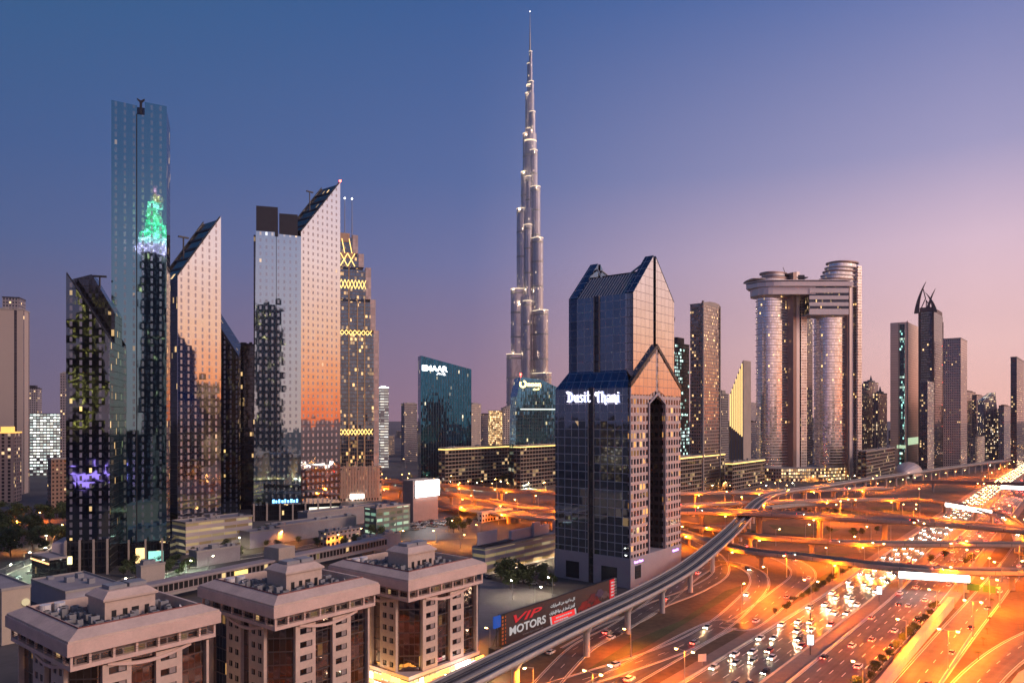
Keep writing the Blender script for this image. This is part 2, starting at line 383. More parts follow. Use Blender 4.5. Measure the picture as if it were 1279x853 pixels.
# ring road of the far interchange
cx_ = at(880, 648); ribbon('loop_road', [cx_+Vector((30*cos(t), 38*sin(t), 0)) for t in [i*.6 for i in range(10)]], 7, .12)

# ------------------------------------------------------------------ elevated roads
def pxline(L, n=6): return smoothpts([at(x, y, z) for x, y, z in L], n)
M_soffit = plain('viaduct_concrete', (.36,.30,.24), .8, var=.14, scale=.08)
def flyover(label, L, w, thick=1.6, pier=38, prad=1.3, barrier=1.0, twin=True, n=6):
    P = pxline(L, n); w2 = w/2; r = thing('road_bridge', label, 'bridge', (0,0,0))
    b = MB(); b.sweep(P, [(w2,0),(-w2,0)], 0); b.build('road_deck', asphalt, r)
    b = MB(); b.sweep(P, [(w2,-.02),(w2,-thick*.45),(w2-1.6,-thick*.6),(w2*.55,-thick),(-w2*.55,-thick),(-w2+1.6,-thick*.6),(-w2,-thick*.45),(-w2,-.02)], 0, closed=True); b.build('girder', M_soffit, r)
    for s in (-1, 1):
        b = MB(); b.sweep(P, [(s*(w2+.05),-.5),(s*(w2+.05),barrier),(s*(w2-.25),barrier),(s*(w2-.35),.02)], 0, closed=True); b.build('parapet', M_conc2, r)
    k = MB()
    for q, a in walk(P, 10):
        d = Vector((cos(a), sin(a), 0)); t = Vector((-sin(a), cos(a), 0)); c = q+Vector((0,0,.05)); k.poly([c-d*1.8-t*.1, c+d*1.8-t*.1, c+d*1.8+t*.1, c-d*1.8+t*.1])
    k.build('lane_marking', M_paint, r)
    k = MB()
    for q, a in walk(P, 19, 9):
        d = Vector((cos(a), sin(a), 0)); t = Vector((-sin(a), cos(a), 0)); c = q+Vector((0,0,.07)); k.poly([c-d*.16-t*w2*.93, c+d*.16-t*w2*.93, c+d*.16+t*w2*.93, c-d*.16+t*w2*.93])
        for s in (-1,1): e = q+t*s*(w2+.07); k.poly([e-d*.1+Vector((0,0,-.5)), e+d*.1+Vector((0,0,-.5)), e+d*.1+Vector((0,0,barrier)), e-d*.1+Vector((0,0,barrier))])
    k.build('expansion_joint', M_dark, r)
    for q, a in walk(P, pier, pier*.5):
        if q.z < 3.5 or on_road(q): continue
        b = MB()
        for s in ((-1,1) if (twin and w > 11) else (0,)):
            t = Vector((-sin(a), cos(a), 0))*s*w2*.42; b.tube((q.x+t.x,q.y+t.y,0), (q.x+t.x,q.y+t.y,q.z-thick), prad, n=12)
        t = Vector((-sin(a), cos(a), 0))*w2*.6; d = Vector((cos(a), sin(a), 0))*1.1; z1 = q.z-thick+.03; z0 = z1-1.0; Q = [q-t-d, q+t-d, q+t+d, q-t+d]
        b.prism([(p.x,p.y) for p in Q], z0, z1, cap0=True); b.build('pier', M_soffit, r)
    return P
def on_road(q):
    u = q.x*U2.x+q.y*U2.y; v = q.x*V2.x+q.y*V2.y; o = v-cline(u)
    return (2.5 < o < 22.5) or (-23 < o < -2.5) or (39 < v < 52)
FL = []
FL.append(flyover('nearest orange-lit flyover over the highway, with the long white billboard on its side', [(790,640,3),(850,664,6),(925,686,8),(1000,694,8.5),(1100,706,8.5),(1190,712,8.5),(1285,714,8.5),(1420,716,8.5)], 10))
FL.append(flyover('second flyover from the front, brightly lit yellow where it crosses the highway', [(800,646,2),(870,656,5),(935,668,8),(1000,674,9),(1060,677.5,9.5),(1150,679,9.5),(1285,680,9.5),(1420,682,9.5)], 9))
FL.append(flyover('wide high flyover with dark road surface crossing the middle of the interchange', [(560,631,4),(640,641,7),(700,647,9),(790,643,12),(850,638,14),(946,640,15),(1060,646,15),(1183,653,15),(1285,662,15),(1420,676,15)], 21, thick=2.2, prad=1.6))
FL.append(flyover('curving flyover beyond the wide one, bending down to the right past a white light board', [(455,606,9),(560,617,9),(640,630,9),(693,637,9),(790,636,9),(850,631,9),(960,627,9),(1060,624,9),(1140,624,9),(1190,629,9),(1232,638,9),(1262,651,8),(1277,672,5),(1280,690,2)], 10))
FL.append(flyover('farthest flyover of the interchange, running level behind the metro curve', [(440,598,10),(545,605,10),(693,616,10),(790,617,10),(850,616,10),(960,614,9.5),(1050,611,9),(1110,609,8)], 11))
FL.append(flyover('low curved ramp between the middle flyovers above the lawn', [(960,634,9),(1010,630,8.5),(1060,634,7.5),(1110,643,5),(1160,650,2)], 7))
# ------------------------------------------------------------------ metro viaduct
ML = [(470,905),(560,860),(640,820),(720,780.5),(800,742.5),(850,715),(880,693),(908,669),(926,651),(936.5,638.5),(945,629),(957,621),(971,616),(999.5,611.3),(1027.6,607.3),(1059,602.3),(1090,597.5),(1130,592),(1180,585),(1279,572.5),(1400,562)]
MP = smoothpts([at(x, y, 12) for x, y in ML], 8)
r = thing('metro_viaduct', 'pale metro viaduct curving in an S from the lower edge past the hotel tower', 'viaduct')
b = MB(); b.sweep(MP, [(4.9,1.1),(4.9,.2),(4.5,-.4),(3.2,-1.2),(1.8,-2.3),(-1.8,-2.3),(-3.2,-1.2),(-4.5,-.4),(-4.9,.2),(-4.9,1.1),(-4.55,1.1),(-4.5,-.05),(4.5,-.05),(4.55,1.1)], 0, closed=True); b.build('girder', plain('metro_concrete', (.46,.42,.40), .7, var=.1, scale=.1), r)
b = MB(); b.sweep([p for p in MP], [(4.45,0),(-4.45,0)], 0); b.build('track_bed', plain('track_bed', (.045,.045,.05), .7, var=.3, scale=.4), r)
for o_ in (-2.9,-1.45,1.45,2.9):
    b = MB(); b.sweep(MP, [(o_+.12,.03),(o_+.12,.22),(o_-.12,.22),(o_-.12,.03)], 0); b.build('rail', plain('rail_steel', (.30,.31,.34), .3, .9, var=.1), r)
b = MB(); b.sweep(MP, [(.55,.02),(.55,.55),(-.55,.55),(-.55,.02)], 0); b.build('walkway', M_conc, r)
for o_ in (-4.2, 4.2):
    b = MB(); b.sweep(MP, [(o_+.3,.02),(o_+.3,.7),(o_-.3,.7),(o_-.3,.02)], 0); b.build('cable_trough', plain('trough', (.13,.13,.14), .6, var=.2), r)
MPIERS = [at(681,880), at(750,823), at(804.5,795), at(849,768), at(886,742), at(911,716), at(925,690)]
def pier(c, ztop=9.7, a=0):
    b = MB(); b.tube((c.x,c.y,0), (c.x,c.y,ztop-1.6), 1.15, n=16); b.tube((c.x,c.y,ztop-1.6), (c.x,c.y,ztop+.02), 1.15, 2.0, n=16); return b
used = []
for q, a in walk(MP, 29, 12):
    if on_road(q): continue
    used.append((q, a))
def nearest(c): return min(walk(MP, 1.5), key=lambda t: (t[0].x-c.x)**2+(t[0].y-c.y)**2)
PL = []
for c in MPIERS: q, a = nearest(c); PL.append(q)
last = PL[-1]
idx = [i for i, (q, a) in enumerate(used) if q.y > last.y+20 or q.x > last.x+40]
PL += [used[i][0] for i in idx][:60]
for q in PL: pier(q).build('pier', MT['metro_concrete'], r)
# ------------------------------------------------------------------ street lamps (some rows are added to light road and flyovers)
M_bulb = glow('sodium_lamp', (1,.50,.13), 45); M_bulbw = glow('white_lamp', (1,.86,.6), 45)
LD = {}
def lampdata(kind, power):
    key = (kind, power)
    if key in LD: return LD[key]
    l = bpy.data.lights.new('lamp_light', 'POINT' if kind == 'f' else 'SPOT')
    if kind != 'f': l.spot_size = radians(166); l.spot_blend = .45
    l.energy = power*(2.1 if kind == 's' else 1.5); l.shadow_soft_size = .35
    l.color = {'s': SOD, 'f': SOD, 'y': (1,.31,.03), 'w': (1,.80,.50), 'g': (.8,1,.75)}[kind]; LD[key] = l; return l
LM = {}
def lampmesh(h, double, bulb):
    key = (round(h*2)/2, double, bulb.name)
    if key in LM: return LM[key]
    h = key[0]; p = MB(); p.tube((0,0,0), (0,0,h), .2, .1, 6); p.tube((0,0,0), (0,0,.8), .32, .3, 6)
    a = MB(); hd = []
    for s in ((-1,1) if double else (1,)):
        a.tube((0,0,h-.15), (s*2.2,0,h+.25), .08, .06, 5)
        e = MB(); e.box(-.75,.75,-.28,.28,0,.22); M1 = e
        g = MB(); g.ball((0,0,-.12), .48, sz=.55, n=8, k=4); hd.append((s*2.6, M1, g))
    LM[key] = (p.mesh('pole', M_steel), a.mesh('lamp_arm', M_steel), [(x, e.mesh('lamp_head', M_steel), g.mesh('bulb', bulb)) for x, e, g in hd]); return LM[key]
def add(me, name, parent, loc=(0,0,0)):
    o = bpy.data.objects.new(name, me); COL.objects.link(o); o.parent = parent; o.location = loc; return o
NL = [0]
def lamp(p, ztop, label, group, double=False, power=6000, kind='s', rz=0, light=True, parts=True):
    h = max(3, ztop-p[2]); bulb = M_bulb if kind in 'syf' else M_bulbw; po, ar, hd = lampmesh(h, double, bulb)
    r = thing('street_lamp', label, 'street lamp', p, rz, group); hz = round(h*2)/2
    add(po, 'pole', r); add(ar, 'lamp_arm', r)
    for x, e, g in hd: q = add(e, 'lamp_head', r, (x,0,hz+.15)); add(g, 'bulb', q)
    if light:
        l = bpy.data.objects.new('lamp_light', lampdata(kind, power)); COL.objects.link(l); l.parent = r; l.location = (0 if double else 2.6, 0, hz-.5); NL[0] += 1
    return r
LP = [ # photo pixel of the head, base height, head height, double, power
 (855,812,0,13,1,52000),(1013,725,0,14,1,52000),(958.5,709,0,11,0,20000),(926,730,0,11,0,16000),(982.6,693,8,18,0,26000),(1097,678.5,0,15,1,52000),(1148,653,0,17,1,60000),(969,661,9,18,0,30000),
 (1073.6,670,9,17,0,16000),(1088,658,0,12,0,16000),(1037,650,0,12,0,16000),(1049,630,0,14,0,20000),(1215,750.6,0,13,1,76000),(1184.5,787,0,13,1,76000),(1236,723,0,13,1,52000),(1251,649,9,20,0,16000),
 (1251,702.5,8.5,17,0,16000),(1272,701,8.5,17,0,16000),(1225,604,0,14,1,60000),(1245,635,9,19,0,20000),(1149,630,0,10,0,20000),(1141,635,0,10,0,20000),(1127,630,0,10,0,20000),(1064,624,9,18,1,40000),
 (1033,685,0,10,0,20000),(1191,678,8.5,18,0,20000),(1273,678.5,9.5,19,0,20000),(666,833,0,9,0,14000),(788,787,0,9,0,14000),(847,657,0,12,0,16000),(1006,655,9,18,0,16000)]
for i, (x, y, zb, zt, dbl, pw) in enumerate(LP):
    p = at(x, y, zt); p.z = zb+.02
    lamp(p, zt, 'twin-headed sodium street lamp standing beside the highway' if dbl else 'single orange street lamp standing among the interchange ramps', 'twin highway lamps' if dbl else 'single interchange lamps', bool(dbl), pw, 's', GA+pi/2 if dbl else random.uniform(0,6))
for uu, vv in ((112,104),(118,54),(150,52.8),(165,106)): lamp(gv(uu, vv), 13, 'twin lamp of the highway row, just past the lower edge', 'twin highway lamps', True, 50000, 's', GA+pi/2)
for uu in range(168, 520, 56): lamp(gv(uu, cline(uu)-24.5), 11, 'added single lamp lighting the red-light carriageway from its outer edge', 'added carriageway edge lamps', False, 30000, 's', GA+pi/2)  # lamp row added to brighten the red-light carriageway
for uu, vv in ((80,128),(130,31),(420,46),(470,62),(520,110)): lamp(gv(uu, vv), 12, 'single orange street lamp standing among the interchange ramps', 'single interchange lamps', False, 26000, 's', 1)
for u in range(560, 1000, 55): # median lamps of the highway
    lamp(gv(u, cline(u), .14), 14, 'tall twin lamp in the median of the distant highway', 'median lamps of the highway', True, 45000, 's', GA+pi/2)
for u in range(1000, 2300, 70):
    for s in (-24, 24):
        lamp(gv(u+random.uniform(-8,8), cline(u)+s, .1), 12, 'small orange lamp in the rows along the far highway', 'far highway lamps', False, 60000, 's', GA+(pi/2 if s < 0 else -pi/2), light=(u < 1900 and s > 0))
for F_, st_, w_ in ((FL[0],52,5.4),(FL[1],52,4.9),(FL[2],56,10.9),(FL[3],60,5.4),(FL[4],60,6.0)):  # lamps added to throw orange light on the flyover sides
    for i, (q, a) in enumerate(walk(F_, st_, 40)):
        if q.x < -150 or q.x > 460: continue
        t = Vector((-sin(a), cos(a), 0)); t = t if t.y < 0 else -t; b0 = q+t*(w_+3.5); b0.z = .02
        if on_road(b0): continue
        lamp(b0, max(7, q.z-1.5), 'added low orange lamp on the ground, lighting the side of a flyover', 'added lamps under the flyovers', False, 13000, 'f', a+pi/2)
for F_, st_, pw in ((FL[2],62,26000),(FL[3],58,24000),(FL[4],58,24000)):
    for i, (q, a) in enumerate(walk(F_, st_, 25)):
        t = Vector((-sin(a), cos(a), 0))*4.6; lamp(q+t*(1 if F_ is not FL[2] else 2.1)-Vector((0,0,0)), q.z+9.5, 'orange lamp on the parapet of a far flyover', 'lamps on the far flyovers', False, pw, 's', a-pi/2)
for i, (q, a) in enumerate(walk(MP, 36, 760)):
    if q.y < 620 or q.y > 1000: continue
    t = Vector((-sin(a), cos(a), 0)); p = q-t*14; p.z = .1; lamp(p, 9, 'orange lamp standing at the foot of the far metro viaduct', 'lamps along the far metro viaduct', False, 16000, 's', a)
# ================================================================== facade materials
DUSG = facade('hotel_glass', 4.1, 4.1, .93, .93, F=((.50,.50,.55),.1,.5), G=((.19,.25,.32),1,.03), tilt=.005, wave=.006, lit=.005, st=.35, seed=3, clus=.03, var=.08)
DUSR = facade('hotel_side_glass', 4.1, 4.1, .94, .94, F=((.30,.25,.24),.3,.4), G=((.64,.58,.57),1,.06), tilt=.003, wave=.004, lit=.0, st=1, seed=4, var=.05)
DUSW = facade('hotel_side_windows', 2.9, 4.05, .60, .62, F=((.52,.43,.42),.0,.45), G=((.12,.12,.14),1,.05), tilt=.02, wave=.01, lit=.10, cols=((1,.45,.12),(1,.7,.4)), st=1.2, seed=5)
DUSS = plain('hotel_stone', (.36,.33,.37), .6, var=.07, scale=.2)
DUSD = facade('hotel_slot_glass', 2, 4.1, .8, .8, F=((.03,.03,.035),.2,.4), G=((.06,.07,.09),.8,.08), lit=.0, seed=6)
SLM = facade('mirror_with_slots', 4.45, 4.1, .27, .62, F=((.60,.56,.56),1,.035), G=((.40,.36,.38),.25,.25), tilt=.004, wave=.006, lit=.008, cols=((1,.6,.25),(1,.8,.5)), st=.8, seed=11, var=.08)
SLT = facade('teal_mirror_with_slots', 4.4, 4.1, .27, .62, F=((.20,.40,.44),1,.03), G=((.30,.42,.46),.8,.15), tilt=.003, wave=.0035, lit=.006, st=.9, seed=12, var=.08)
SLD = facade('dark_mirror_with_slots', 4.4, 3.9, .28, .62, F=((.12,.16,.20),1,.04), G=((.26,.27,.32),.4,.3), tilt=.008, wave=.03, lit=.03, cols=((1,.65,.2),(.6,1,.8)), st=1.0, seed=13)
BLK = facade('black_curtain_wall', 1.5, 3.7, .92, .9, F=((.03,.03,.035),.5,.3), G=((.055,.065,.085),.9,.06), tilt=.006, lit=.03, cols=(WARM,(.5,1,.7)), st=1.3, seed=14)
NAVY = facade('navy_curtain_wall', 1.6, 3.9, .80, .96, F=((.05,.10,.15),.8,.3), G=((.025,.15,.26),1,.04), tilt=.01, wave=.004, lit=.012, cols=((1,.8,.5),(.8,1,.95)), st=1.4, seed=15, clus=.012)
BLU = facade('blue_curtain_wall', 1.8, 3.9, .84, .92, F=((.12,.20,.24),.8,.3), G=((.08,.28,.46),1,.05), tilt=.012, wave=.004, lit=.02, band=.05, cols=((1,.8,.4),(.9,1,.85)), st=1.1, seed=16)
BEI = facade('beige_apartment_wall', 3.2, 3.4, .5, .5, F=((.56,.47,.41),.1,.6), G=((.10,.10,.12),.8,.1), lit=.10, st=1.6, seed=17)
GRYW = facade('grey_apartment_wall', 2.8, 3.4, .55, .55, F=((.30,.27,.28),0,.7), G=((.08,.09,.11),.8,.1), lit=.08, st=1.6, seed=18)
DRK = facade('dark_tower_wall', 2.4, 3.6, .8, .7, F=((.10,.09,.10),.2,.5), G=((.10,.11,.14),.9,.08), lit=.06, st=1.5, seed=19)
BRZ = facade('bronze_tower_wall', 2.6, 3.6, .72, .62, F=((.34,.28,.25),.4,.4), G=((.46,.39,.35),1,.10), tilt=.02, lit=.09, cols=((1,.60,.22),(1,.85,.55)), st=1.3, seed=20, clus=.04)
GRID = facade('gridded_beige_wall', 2.4, 3.5, .52, .6, F=((.62,.52,.48),.45,.38), G=((.12,.11,.14),.8,.15), lit=.03, st=1.2, seed=21)
SKYG = facade('rounded_tower_glass', 1.9, 3.55, .93, .74, F=((.85,.76,.70),.7,.38), G=((.86,.80,.78),1,.12), tilt=.012, wave=.006, lit=.02, cols=((1,.6,.22),(1,.8,.45)), st=1.6, seed=22, clus=.02)
SKYP = facade('rounded_tower_punched', 3.4, 3.55, .5, .55, F=((.86,.76,.70),.8,.38), G=((.20,.17,.17),1,.1), tilt=.03, lit=.03, cols=((1,.6,.22),(1,.8,.45)), st=1.6, seed=23)
BKM = facade('spire_tower_skin', 2.2, 3.3, .62, 2, F=((.74,.68,.66),.5,.4), G=((.36,.35,.38),1,.18), tilt=.03, lit=.012, cols=((1,.75,.45),(1,.9,.7)), st=1.2, seed=24)
GLDT = facade('stepped_tower_glass', 2.0, 3.6, .90, .80, F=((.22,.19,.17),.5,.35), G=((.14,.20,.25),1,.05), tilt=.01, lit=.09, cols=((1,.55,.18),(1,.75,.35)), st=1.4, seed=25, clus=.05)
PNK = facade('pale_pink_cladding', 3.0, 3.6, .94, .94, F=((.45,.38,.36),.1,.5), G=((.60,.50,.46),.3,.35), tilt=.0, lit=0, seed=26)
OFF = facade('office_strip_wall', 5.5, 4.2, .90, .72, F=((.30,.24,.19),0,.6), G=((.06,.06,.07),.8,.1), lit=.10, cols=((1,.65,.3),(1,.85,.6)), st=.6, seed=27)
LOWW = facade('low_block_wall', 3.4, 3.5, .6, .5, F=((.30,.25,.22),0,.8), G=((.07,.07,.08),.6,.15), lit=.40, cols=((1,.55,.2),(1,.85,.6)), st=1.2, seed=28, clus=.03)
ROOF = plain('flat_roof', (.12,.11,.115), .9, var=.3, scale=.15)
ROOFL = plain('pale_roof', (.30,.28,.29), .9, var=.15, scale=.15)
GOLD = glow('gold_light_strip', (1,.62,.18), 2.2)
WGLOW = glow('white_sign_light', (1,.93,.85), 6)
def roofgear(b, x0, x1, y0, y1, z, n=10, m=0, seed=1):
    R = random.Random(seed)
    for i in range(n):
        w, d, h = R.uniform(1,3), R.uniform(1,3), R.uniform(.6,2); x, y = R.uniform(x0, x1-w), R.uniform(y0, y1-d); b.box(x, x+w, y, y+d, z, z+h, m)
def block(name, label, cat, xl, xc, xr, yt, D, mat, roof=None, top=3, group=None, ang=GA, zb=0, mat2=None, depth=None, para=True, gear=6):
    """A rectangular tower turned to the street grid: its near corner and faces read off at distance D."""
    loc, a, b_ = corner(xc, D, xl, xr, ang)
    a = max(a, 8) if a > 0 else 20; b_ = max(b_, 8) if b_ > 0 else 20
    if depth: b_ = max(b_, depth)
    a, b_ = min(a, 120), min(b_, 120); H = zat(yt, D)
    r = thing(name, label, cat, loc, ang, group); m = MB()
    if mat2: m.prism([(0,0),(a,0),(a,b_),(0,b_)], zb, H-top, 0)
    else: m.prism([(0,0),(a,0),(a,b_),(0,b_)], zb, H-top, 0)
    m.build('facade', mat, r)
    if mat2:
        m = MB(); m.poly([(0,-.05,zb),(a,-.05,zb),(a,-.05,H-top),(0,-.05,H-top)]); m.box(0,a,-.6,-.02,zb,H-top,0); m.build('side_facade', mat2, r)
    m = MB(); i = .0 if para else 2
    m.prism([(-.3,-.3),(a+.3,-.3),(a+.3,b_+.3),(-.3,b_+.3)], H-top, H-top+1.2); m.build('parapet', roof or M_conc, r)
    if top > 1.5:
        m = MB(); m.box(a*.25, a*.75, b_*.25, b_*.75, H-top+1.0, H, 0); roofgear(m, 1, a-1, 1, b_-1, H-top+1.15, gear, 0, int(xc)); m.build('roof_plant', roof or M_conc, r)
    return r, a, b_, H
# ------------------------------------------------------------------ the gabled glass hotel tower
D0 = 346; loc, a, bb = corner(787, D0, 693.5, 850)
r = thing('hotel_tower', 'gabled dark glass hotel tower with purple-white lettering and tall arched niche in its pink side', 'tower', loc, GA)
ins = 5.0; ze, zs = zat(484, D0), zat(467, 352)
axl, axr, ay = ins, a-ins, ins; yl0, yl1 = ins, bb-ins
# lower body: left face glass, piers and niche on the right face
print('hotel', a, bb); nx0, nx1 = a*.5-a*.155, a*.5+a*.155
b = MB(); b.poly([(0,bb,14),(0,0,14),(0,0,ze),(0,bb,ze)]); b.poly([(0,bb,ze),(a,bb,ze),(a,bb,0),(0,bb,0)]); b.poly([(a,0,0),(a,bb,0),(a,bb,ze),(a,0,ze)])
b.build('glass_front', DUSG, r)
b = MB(); b.box(-.25,a+.25,-.3,bb+.25,0,14,0)
b.build('stone_base', DUSS, r)
for y0_, y1_ in ((bb*.16,bb*.36),(bb*.66,bb*.84)):
    b = MB(); b.box(-.5,-.2,y0_,y1_,1,9); b.build('entrance_window', M_glassd, r)
b = MB(); b.box(4,9,-.75,-.35,4,10); b.build('entrance_window', M_glassd, r)
lettering('purple_sign', 'Dusit Thani', glow('purple_sign_light', (.6,.25,1), 5), r, (3.4,-.4,11.2), (1,0,0), (0,0,1), 1.5, .1, fit=8)
lettering('purple_sign', 'Dusit D2', MT['purple_sign_light'], r, (a-9.5,-.4,11.2), (1,0,0), (0,0,1), 1.5, .1, fit=6)
zar = zat(494, 372); zarb = zat(505, 372)
b = MB(); G1 = zat(436, 372)
b.xz([(0,14),(nx0,14),(nx0,zarb),(a*.5,zar+.0),(a*.5,G1),(0,ze)], -.02, 1.2, 0)
b.xz([(nx1,14),(a,14),(a,ze),(a*.5,G1),(a*.5,zar),(nx1,zarb)], -.02, 1.2, 0)
# upper glazed triangle is a lighter skin than the punched storeys below
b.build('punched_wall', DUSW, r)
b = MB(); zt_ = zat(486, 372)
def xtri(z): return max(0, (z-ze)/(G1-ze))*a*.5
b.xz([(xtri(ze),ze-3),(nx0,ze-3),(a*.5-1.2,zar+2.4),(a*.5-1.2,G1-2.2),(0.3,ze-.2)], -.25, -.05, 0)
b.xz([(nx1,ze-3),(a-.2,ze-3),(a-.3,ze-.2),(a*.5+1.2,G1-2.2),(a*.5+1.2,zar+2.4)], -.25, -.05, 0)
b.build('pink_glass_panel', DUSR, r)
b = MB()
for s in (1, -1):
    P0 = (a*.5-s*a*.5, ze); P1 = (a*.5, G1)
    b.xz([(P0[0],P0[1]),(P1[0],P1[1]),(P1[0],P1[1]+2.0),(P0[0],P0[1]+2.4)], -.5, 1.2, 0)
b.build('gable_band', DUSD, r)
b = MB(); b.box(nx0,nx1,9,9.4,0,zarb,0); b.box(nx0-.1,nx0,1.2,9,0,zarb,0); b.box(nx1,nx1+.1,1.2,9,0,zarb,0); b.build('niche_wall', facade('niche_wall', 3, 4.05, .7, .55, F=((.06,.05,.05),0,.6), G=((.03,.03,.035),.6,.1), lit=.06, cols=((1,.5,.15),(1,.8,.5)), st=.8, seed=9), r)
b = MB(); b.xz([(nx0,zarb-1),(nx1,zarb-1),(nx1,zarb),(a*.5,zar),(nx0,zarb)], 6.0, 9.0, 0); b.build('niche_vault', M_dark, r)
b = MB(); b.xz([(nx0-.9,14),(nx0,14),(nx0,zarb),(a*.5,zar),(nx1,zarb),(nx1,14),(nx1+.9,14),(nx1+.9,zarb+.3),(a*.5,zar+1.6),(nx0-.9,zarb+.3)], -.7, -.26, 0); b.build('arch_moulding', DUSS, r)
# skirt roof around the setback
b = MB(); b.poly([(0,0,ze),(0,bb,ze),(axl,yl1,zs+2),(axl,yl0,zs+2)]); b.poly([(a,bb,ze),(a,0,ze),(axr,yl0,zs+2),(axr,yl1,zs+2)]); b.poly([(0,bb,ze),(a,bb,ze),(axr,yl1,zs+2),(axl,yl1,zs+2)])
b.build('skirt_roof', facade('skirt_glass', 4.1, 4.3, .93, .92, F=((.22,.27,.36),.4,.3), G=((.07,.14,.26),1,.06), lit=0, seed=31, oz=2), r)
# upper body
zE = zat(366, 352); zP = zat(327, 380); zR = zP-9; cxm = a*.5
b = MB(); b.poly([(axl,yl1,ze),(axl,yl0-ins+1.2,ze),(axl,yl0-ins+1.2,zE),(axl,yl1,zE)]); b.poly([(axr,1.2,ze),(axr,yl1,ze),(axr,yl1,zE),(axr,1.2,zE)]); b.poly([(axl,yl1,zE),(axr,yl1,zE),(axr,yl1,ze),(axl,yl1,ze)])
b.build('upper_glass', DUSG, r)
b = MB()
for x0, x1, s in ((axl, cxm-1.1, 1), (cxm+1.1, axr, -1)):
    if s == 1: pg = [(x0,ze),(x1,ze),(x1,zP),(x0,zE)]
    else: pg = [(x0,ze),(x1,ze),(x1,zE),(x0,zP)]
    b.xz(pg, 1.15, 5.6, 0)
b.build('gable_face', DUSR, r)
b = MB()
for y0_, y1_ in ((1.0, 5.8), (yl1-4.6, yl1+.2)):
    for x0, x1, za, zb_ in ((axl-.2, cxm-1.1, zE, zP), (cxm+1.1, axr+.2, zP, zE)):
        b.poly([(x0,y0_,za+.25),(x1,y0_,zb_+.25),(x1,y1_,zb_+.25),(x0,y1_,za+.25)]); b.poly([(x1,y1_,zb_),(x0,y1_,za),(x0,y1_,za+.25),(x1,y1_,zb_+.25)]); b.poly([(x0,y0_,za),(x1,y0_,zb_),(x1,y0_,zb_+.25),(x0,y0_,za+.25)])
        b.poly([(x1,y0_,ze),(x1,y1_,ze),(x1,y1_,zb_),(x1,y0_,zb_)] if x0 < cxm-2 else [(x0,y0_,ze),(x0,y1_,ze),(x0,y1_,za),(x0,y0_,za)])
    y_ = y1_-.3 if y0_ < 5 else y0_+.3
    if y0_ > 5:
        b.xz([(axl,ze),(cxm-1.1,ze),(cxm-1.1,zP),(axl,zE)], y0_, y1_); b.xz([(cxm+1.1,ze),(axr,ze),(axr,zE),(cxm+1.1,zP)], y0_, y1_)
b.build('gable_roof', facade('gable_roof_glass', 4.1, 4.1, .93, .93, F=((.3,.34,.42),.4,.3), G=((.10,.16,.26),1,.06), lit=0, seed=32), r)
b = MB(); b.box(cxm-1.1,cxm+1.1,3.5,yl1-1,G1-6,zR+2.5,0); b.build('slot', DUSD, r)
k = (zR-zE)/(zP-zE)*(cxm-axl)
b = MB(); b.poly([(axl,5.6,zE),(axl,yl1-4.6,zE),(axl+k,yl1-4.6,zR),(axl+k,5.6,zR)]); b.poly([(axr,yl1-4.6,zE),(axr,5.6,zE),(axr-k,5.6,zR),(axr-k,yl1-4.6,zR)]); b.poly([(axl+k,5.6,zR),(axr-k,5.6,zR),(axr-k,yl1-4.6,zR),(axl+k,yl1-4.6,zR)])
b.build('ribbed_roof', facade('ribbed_roof', 1.6, 60, .55, 2, F=((.50,.44,.40),.2,.4), G=((.10,.13,.18),.8,.2), lit=0, seed=33), r)
for y_ in (5.7, yl1-4.7):     # braces at the gable ends
    b = MB(); b.tube((axl+k+2,y_+(6 if y_<20 else -6),zR),(cxm-2,y_,zP-3),.5); b.tube((axr-k-2,y_+(6 if y_<20 else -6),zR),(cxm+2,y_,zP-3),.5); b.build('gable_brace', M_steel, r)
# vertical slot in the long glass face
ys = bb*.5
b = MB(); b.box(-.35,-.02,ys-1.3,ys+1.3,0,ze+.5,0); b.box(axl-.35,axl-.02,ys-1.3,ys+1.3,zs,zE+.3,0); b.build('slot', DUSD, r)
for y_ in (ys-1.5, ys+1.5):
    b = MB(); b.box(-.5,.0,y_-.18,y_+.18,14,ze+.2); b.box(axl-.5,axl,y_-.18,y_+.18,zs,zE+.2); b.build('mullion', M_conc2, r)
b = MB(); b.box(-.35,.25,-.45,.2,0,ze,0); b.build('corner_trim', DUSS, r)
PUR = glow('hotel_letters', (.80,.74,1), 2.3)
